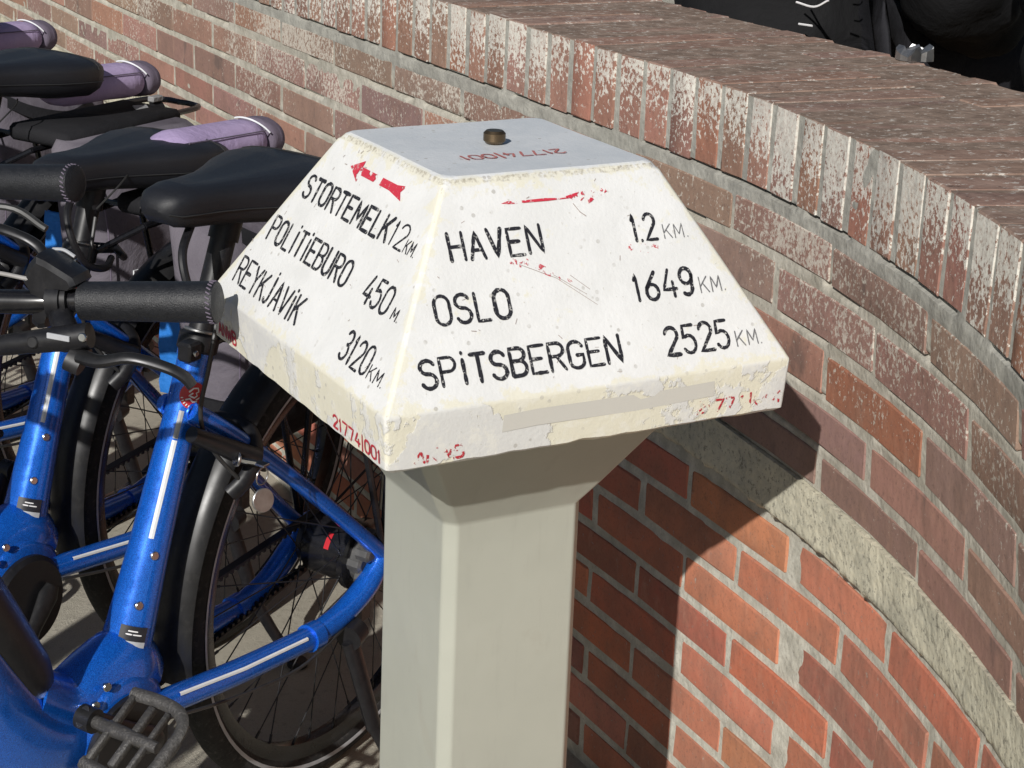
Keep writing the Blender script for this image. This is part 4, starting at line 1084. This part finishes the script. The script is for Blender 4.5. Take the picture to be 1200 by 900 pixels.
# ---------------------------------------------------------------- pannier bags
def make_bag():
    b = thing('pannier_bag', 'x', 'bag', group='grey pannier bags with lilac rolled tops on the bikes')
    rg = random.Random(4)
    # body: soft box
    rings = []
    for z, sx, sy, oxx, oyy in ((.462, .115, .045, .12, .168), (.475, .138, .060, .12, .170), (.52, .150, .069, .115, .174), (.60, .156, .076, .112, .178), (.68, .158, .075, .112, .174), (.74, .155, .068, .110, .160), (.775, .150, .055, .108, .142), (.790, .140, .038, .105, .130)):
        ring = []
        for k in range(36):
            g = 2 * PI * k / 36; cg, sg_ = math.cos(g), math.sin(g)
            x = sx * math.copysign(abs(cg) ** .45, cg); y = sy * math.copysign(abs(sg_) ** .55, sg_)
            q = Vector((x * 11, y * 11, z * 9)); d = noise.noise(q) * .012
            ring.append(Vector((oxx + x * (1 + d * 2), oyy + y + d * (1 if y > 0 else -1), z)))
        rings.append(ring)
    mb = MB(); loft(mb, rings); body = mb.build('bag_body', m_grey, b, smooth=60)
    rr = []
    for z, sx, sy in ((.455, .120, .052), (.470, .142, .066), (.515, .153, .074), (.545, .156, .076)):
        rr.append([Vector((.118 + sx * math.copysign(abs(math.cos(g)) ** .45, math.cos(g)), .172 + sy * math.copysign(abs(math.sin(g)) ** .55, math.sin(g)), z)) for g in [2 * PI * k / 36 for k in range(36)]])
    mb = MB(); loft(mb, rr); mb.build('bag_base', m_bfab, b, smooth=60)
    # rolled lilac top lying along the rack, its rear end dark
    RY, RZ = .030, .847
    def roll(xa, xb, r, mat, nm, n=16, soft=True):
        rs = []
        for i in range(n + 1):
            t = i / n; x = xa + (xb - xa) * t; rad = r * (1 + .05 * noise.noise(Vector((x * 12, 1, 2)))); e = min(t if soft else 1, 1 - t) * n
            if e < 2: rad *= (.72, .93, 1)[int(e)]
            rs.append([Vector((x, RY + rad * 1.18 * math.copysign(abs(math.cos(g)) ** .85, math.cos(g)), RZ + .010 * (x - .05) / .2 + rad * .86 * math.sin(g) + .0025 * noise.noise(Vector((x * 14, g * 1.5, 0))))) for g in [2 * PI * k / 28 for k in range(28)]])
        mb = MB(); loft(mb, rs); return mb.build(nm, mat, b, smooth=60)
    roll(-.035, .175, .0350, m_lilac, 'rolled_top')
    roll(-.072, -.028, .0357, m_dgrey, 'roll_end', 8)
    mb = MB(); P_ = [Vector((-.036 + .020 * math.sin(g), RY + .0440 * math.cos(g), RZ - .003 + .0325 * math.sin(g))) for g in [math.radians(25 + 90 * k / 12) for k in range(13)]]
    tube(mb, P_, .0014, 6); mb.build('reflective_piping', m_refl, b)
    mb = MB(); tube(mb, [Vector((x, RY + .0375, RZ + .018 + .010 * (x - .05) / .2)) for x in (-.02, .05, .10, .16)], .0011, 5); mb.build('seam', m_dgrey, b)
    mb = MB(); cbox(mb, (.09, .060, .787), (.145, .068, .014), .008); mb.build('bag_flap', m_bfab, b, smooth=50)
    def strip(P, wd, nrm, mat, nm, th=.0018):
        P = catmull(P, 6); V = []; F = []
        for i, p in enumerate(P):
            d = (P[min(i + 1, len(P) - 1)] - P[max(i - 1, 0)]).normalized(); sdv = d.cross(Vector(nrm)).normalized() * wd / 2; e = Vector(nrm).normalized() * th
            V += [p + sdv, p - sdv, p - sdv - e, p + sdv - e]
        for i in range(len(P) - 1):
            for a_q in range(4): F.append((4 * i + a_q, 4 * i + (a_q + 1) % 4, 4 * i + 4 + (a_q + 1) % 4, 4 * i + 4 + a_q))
        return MB().add(V, F).build(nm, mat, b)
    strip([(-.010, .068, .806), (-.004, .095, .790), (.004, .135, .782), (.012, .165, .770), (.006, .185, .755)], .030, (0, .4, 1), m_strap, 'strap')
    strip([(-.050, .066, .808), (-.052, .080, .795), (-.052, .088, .755), (-.050, .092, .715)], .026, (0, 1, .3), m_bfab, 'strap')
    strip([(.215, .190, .775), (.18, .235, .752), (.11, .255, .735), (.04, .242, .742), (.008, .205, .756)], .026, (0, 1, .5), m_bfab, 'shoulder_strap')
    mb = MB(); cbox(mb, (-.050, .070, .812), (.014, .007, .005), .002); mb.build('buckle', m_strap, b)
    # side seams and a small reflective outline
    mb = MB(); tube(mb, catmull([(.255, .190, .775), (.268, .228, .71), (.268, .240, .62), (.262, .232, .50)], 6), .0016, 6); mb.build('seam', m_dgrey, b)
    mb = MB(); pts = [(.232, .2525, .556), (.232, .2525, .596), (.208, .2545, .596), (.208, .2545, .540)]; tube(mb, [Vector(p) + Vector((0, .004, 0)) for p in pts], .0014, 6); mb.build('reflective_outline', m_refl, b)
    # blue inner flap hanging in front, between bag and wheel
    mb = MB(); V = []; F = []
    for i in range(9):
        for j in range(4): V.append(Vector((.245 + .010 * noise.noise(Vector((i * .8, j * .9, 0))), .080 + .014 * j, .525 + .018 * i)))
    for i in range(8):
        for j in range(3): F.append((i * 4 + j, i * 4 + j + 1, i * 4 + 5 + j, i * 4 + 4 + j))
    n_ = len(V); V += [p - Vector((.006, 0, 0)) for p in V]; F += [tuple(q + n_ for q in f)[::-1] for f in F]
    mb.add(V, F); mb.build('blue_flap', m_bluefab, b, smooth=60)
    return b
# the nearest bike's bars are turned a little to the left
TB = Matrix.Translation((.612, .268, .915)) @ Matrix.Rotation(math.radians(14), 4, 'Z') @ Matrix.Translation((-.703, -.352, -.9578))
for ch in children(bikes[0]):
    if ch.name.split('.')[0] in ('handlebar', 'grip', 'brake_lever', 'remote_display', 'display_cable'): ch.matrix_local = TB
    if ch.name.split('.')[0] == 'stem': ch.location.z -= .042; ch.location.x += .0
for o in bikes[1:]:
    for ch in children(o):
        if ch.name.startswith('ring_lock'):
            for g in children(ch):
                if g.name.split('.')[0] in ('key_tag', 'key_ring', 'key'): bpy.data.objects.remove(g)
bag = make_bag()
bags = [bag] + [copy_tree(bag) for _ in range(2)]
BGL = ['grey pannier bag whose lilac roll lies just left of the white cap',
       'grey pannier bag with lilac roll between the two rear saddles',
       'grey pannier bag with lilac roll at the top left edge']
for i, (o, (bx, by, dz, th, ln)) in enumerate(zip(bags, BP[1:])):
    o.location = (bx, by, .002); o.rotation_euler = (-ln, 0, th); o['label'] = BGL[i]

# ================================================================ two people sitting behind the wall, backs to the street
def skin_mesh(name, nodes, edges, mat, parent, root=0, sub=2, disp=0., label=None, seed=0):
    me = bpy.data.meshes.new(name); me.from_pydata([n_[0] for n_ in nodes], edges, []); me.materials.append(mat)
    o = bpy.data.objects.new(name, me); COL.objects.link(o); o.parent = parent
    md = o.modifiers.new('skin', 'SKIN'); 
    if not me.skin_vertices:
        me.attributes
    sv = me.skin_vertices[0].data if me.skin_vertices else None
    if sv:
        for i, n_ in enumerate(nodes):
            r = n_[1]; sv[i].radius = r if isinstance(r, tuple) else (r, r); sv[i].use_root = (i == root)
    md.use_smooth_shade = True
    sb = o.modifiers.new('sub', 'SUBSURF'); sb.levels = sub; sb.render_levels = sub
    if disp:
        tx = bpy.data.textures.new('folds', 'CLOUDS'); tx.noise_scale = .09; tx.noise_depth = 2
        dm = o.modifiers.new('folds', 'DISPLACE'); dm.texture = tx; dm.strength = disp; dm.texture_coords = 'LOCAL'; dm.mid_level = .5
    if label: o['label'] = label
    return o
m_puffer = NT('black puffer nylon', .38, spec=.5).color((.014, .014, .016)).m
def seated_person(label, loc, rz, hair, jm=m_jacket, fold=.045):
    """local: faces +x, sits with the hips at the origin (seat level), z up"""
    p = thing('person', label, 'person', loc, (0, 0, rz))
    N = [((0, 0, .10), (.13, .15)), ((.0, 0, .24), (.115, .14)), ((.02, 0, .40), (.12, .16)), ((.035, 0, .50), (.09, .13)), ((.045, 0, .58), .055), ((.060, 0, .65), (.075, .07)), ((.07, 0, .72), (.092, .076)), ((.07, 0, .79), (.078, .066))]
    Ed = [(i, i + 1) for i in range(7)]
    for sy in (1, -1):
        b = len(N)
        N += [((.035, .17 * sy, .51), .055), ((.02, .255 * sy, .37), .042), ((.025, .285 * sy, .245), .036), ((.14, .225 * sy, .19), .032), ((.25, .17 * sy, .155), .025), ((.285, .155 * sy, .150), (.030, .016))]
        Ed += [(3, b)] + [(b + i, b + i + 1) for i in range(5)]
        h0 = b + 5
        for k, (dy, L_) in enumerate(((.022, .066), (.008, .076), (-.007, .072), (-.021, .058))):
            c0 = len(N); N += [((.318, (.155 + dy) * sy, .150), .0095), ((.318 + L_ * .5, (.155 + dy) * sy, .145), .0085), ((.318 + L_ * .9, (.155 + dy) * sy, .128), .0075)]
            Ed += [(h0, c0), (c0, c0 + 1), (c0 + 1, c0 + 2)]
        c0 = len(N); N += [((.285, (.155 - .030) * sy, .146), .0105), ((.312, (.155 - .048) * sy, .138), .0085)]; Ed += [(h0, c0), (c0, c0 + 1)]
        b = len(N); N += [((.05, .09 * sy, .09), .10), ((.25, .12 * sy, .09), .080), ((.46, .13 * sy, .09), .062), ((.47, .13 * sy, -.12), .055), ((.45, .13 * sy, -.36), .038), ((.52, .14 * sy, -.41), (.042, .028)), ((.62, .15 * sy, -.42), (.038, .018))]
        Ed += [(0, b)] + [(b + i, b + i + 1) for i in range(6)]
    skin_mesh('body', N, Ed, m_skin, p)
    # jacket: torso and sleeves
    J = [((0, 0, .02), (.20, .26)), ((-.005, 0, .12), (.19, .25)), ((.0, 0, .24), (.175, .235)), ((.02, 0, .40), (.165, .215)), ((.035, 0, .50), (.12, .16)), ((.045, 0, .57), .078)]
    JE = [(i, i + 1) for i in range(5)]
    for sy in (1, -1):
        b = len(J); J += [((.035, .18 * sy, .50), .090), ((.02, .27 * sy, .37), .098), ((.015, .295 * sy, .24), .100), ((.13, .245 * sy, .185), .080), ((.235, .178 * sy, .158), .056)]; JE += [(4, b)] + [(b + i, b + i + 1) for i in range(4)]
    skin_mesh('jacket', J, JE, jm, p, sub=3, disp=fold)
    T_ = [((.02, 0, .06), (.15, .17))]; TE = []
    for sy in (1, -1):
        b = len(T_); T_ += [((.08, .10 * sy, .085), .112), ((.25, .125 * sy, .09), .094), ((.455, .13 * sy, .09), .080), ((.475, .13 * sy, -.10), .070), ((.455, .13 * sy, -.34), .056)]; TE += [(0, b)] + [(b + i, b + i + 1) for i in range(4)]
    skin_mesh('trousers', T_, TE, m_jeans, p, disp=.02)
    for sy in (1, -1):
        mb = MB(); tube(mb, catmull([(.43, .13 * sy, -.395), (.50, .137 * sy, -.40), (.60, .148 * sy, -.405), (.655, .152 * sy, -.412)], 4), [.036, .042, .040, .022], 14, flat=1.0); mb.build('shoe', m_blk, p)
    # hair, eyes, nose, mouth, ears
    mb = MB(); HC = Vector((.055, 0, .755)); rings = []
    for i in range(9):
        a = math.radians(-35 + 125 * i / 8); rr_ = .103 * math.cos(a); z = HC.z + .108 * math.sin(a)
        rings.append([Vector((HC.x - .012 + rr_ * math.cos(g) * (1.0 if math.cos(g) < 0 else (.55 if i < 5 else .95)), rr_ * .86 * math.sin(g), z)) for g in [2 * PI * k / 20 for k in range(20)]])
    loft(mb, rings); mb.build('hair', hair, p, smooth=70)
    for sy in (1, -1):
        mb = MB(); disc(mb, (.146, .030 * sy, .735), (1, 0, 0), .010, .006, 14, .002); mb.build('eye', m_white, p)
        mb = MB(); tube(mb, [(.06, .078 * sy, .715), (.06, .083 * sy, .735), (.055, .080 * sy, .755)], [.008, .014, .009], 8, flat=.6); mb.build('ear', m_skin, p)
    mb = MB(); tube(mb, [(.145, 0, .745), (.162, 0, .715), (.148, 0, .705)], [.007, .012, .008], 8); mb.build('nose', m_skin, p)
    mb = MB(); tube(mb, catmull([(.145, -.022, .682), (.152, 0, .681), (.145, .022, .682)], 4), .0045, 6); mb.build('mouth', m_redb, p)
    return p
m_hair2 = simple('black hair', (.015, .012, .010), .6, bump=.003)
p1 = seated_person('person in a black jacket with white lacing at its hem, sitting behind the wall', (1.05, .885, .88), .0, m_hair)
p2 = seated_person('person in a puffy black jacket sitting behind the wall at the top right corner', (1.05, .09, .88), -.08, m_hair2, m_puffer, .07)
# white lacing on the hem of the left person's jacket
mb = MB()
for P_ in ([(-.200, -.235, .175), (-.197, -.262, .176)], [(-.200, -.225, .205), (-.196, -.262, .203), (-.190, -.285, .215)], [(-.198, -.228, .250), (-.197, -.262, .228), (-.185, -.290, .222)], [(-.196, -.215, .235), (-.197, -.240, .232), (-.192, -.268, .218)],
           [(-.180, -.292, .250), (-.178, -.306, .256)], [(-.180, -.296, .275), (-.178, -.310, .283)], [(-.180, -.296, .230), (-.178, -.306, .234)], [(-.181, -.290, .300), (-.178, -.305, .310)]):
    tube(mb, catmull(P_, 5), .0016, 6)
mb.build('lacing', m_white, p1)
# crumpled silver wrapper on the coping edge
mb = MB(); rg2 = random.Random(3); V = []; 
for i in range(6):
    for j in range(5): V.append((i * .008 - .02 + rg2.uniform(-.003, .003), j * .009 - .018 + rg2.uniform(-.003, .003), .004 + rg2.uniform(0, .016)))
F = [(i * 5 + j, i * 5 + j + 1, i * 5 + 6 + j, i * 5 + 5 + j) for i in range(5) for j in range(4)]
n_ = len(V); V += [(x, y, .0) for x, y, z in V]; F += [tuple(q + n_ for q in f)[::-1] for f in F]
for i in range(5): F += [(i * 5, i * 5 + 5, i * 5 + 5 + n_, i * 5 + n_), (i * 5 + 4, i * 5 + 4 + n_, i * 5 + 9 + n_, i * 5 + 9)]
for j in range(4): F += [(j, j + n_, j + 1 + n_, j + 1), (25 + j, 26 + j, 26 + j + n_, 25 + j + n_)]
mb.add(V, F); o = mb.build('foil_wrapper', m_alu, None, smooth=0); o.location = (.815, .355, GZ + .155 * K); o['label'] = 'crumpled silver wrapper on the wall coping between the two people'; o['category'] = 'wrapper'
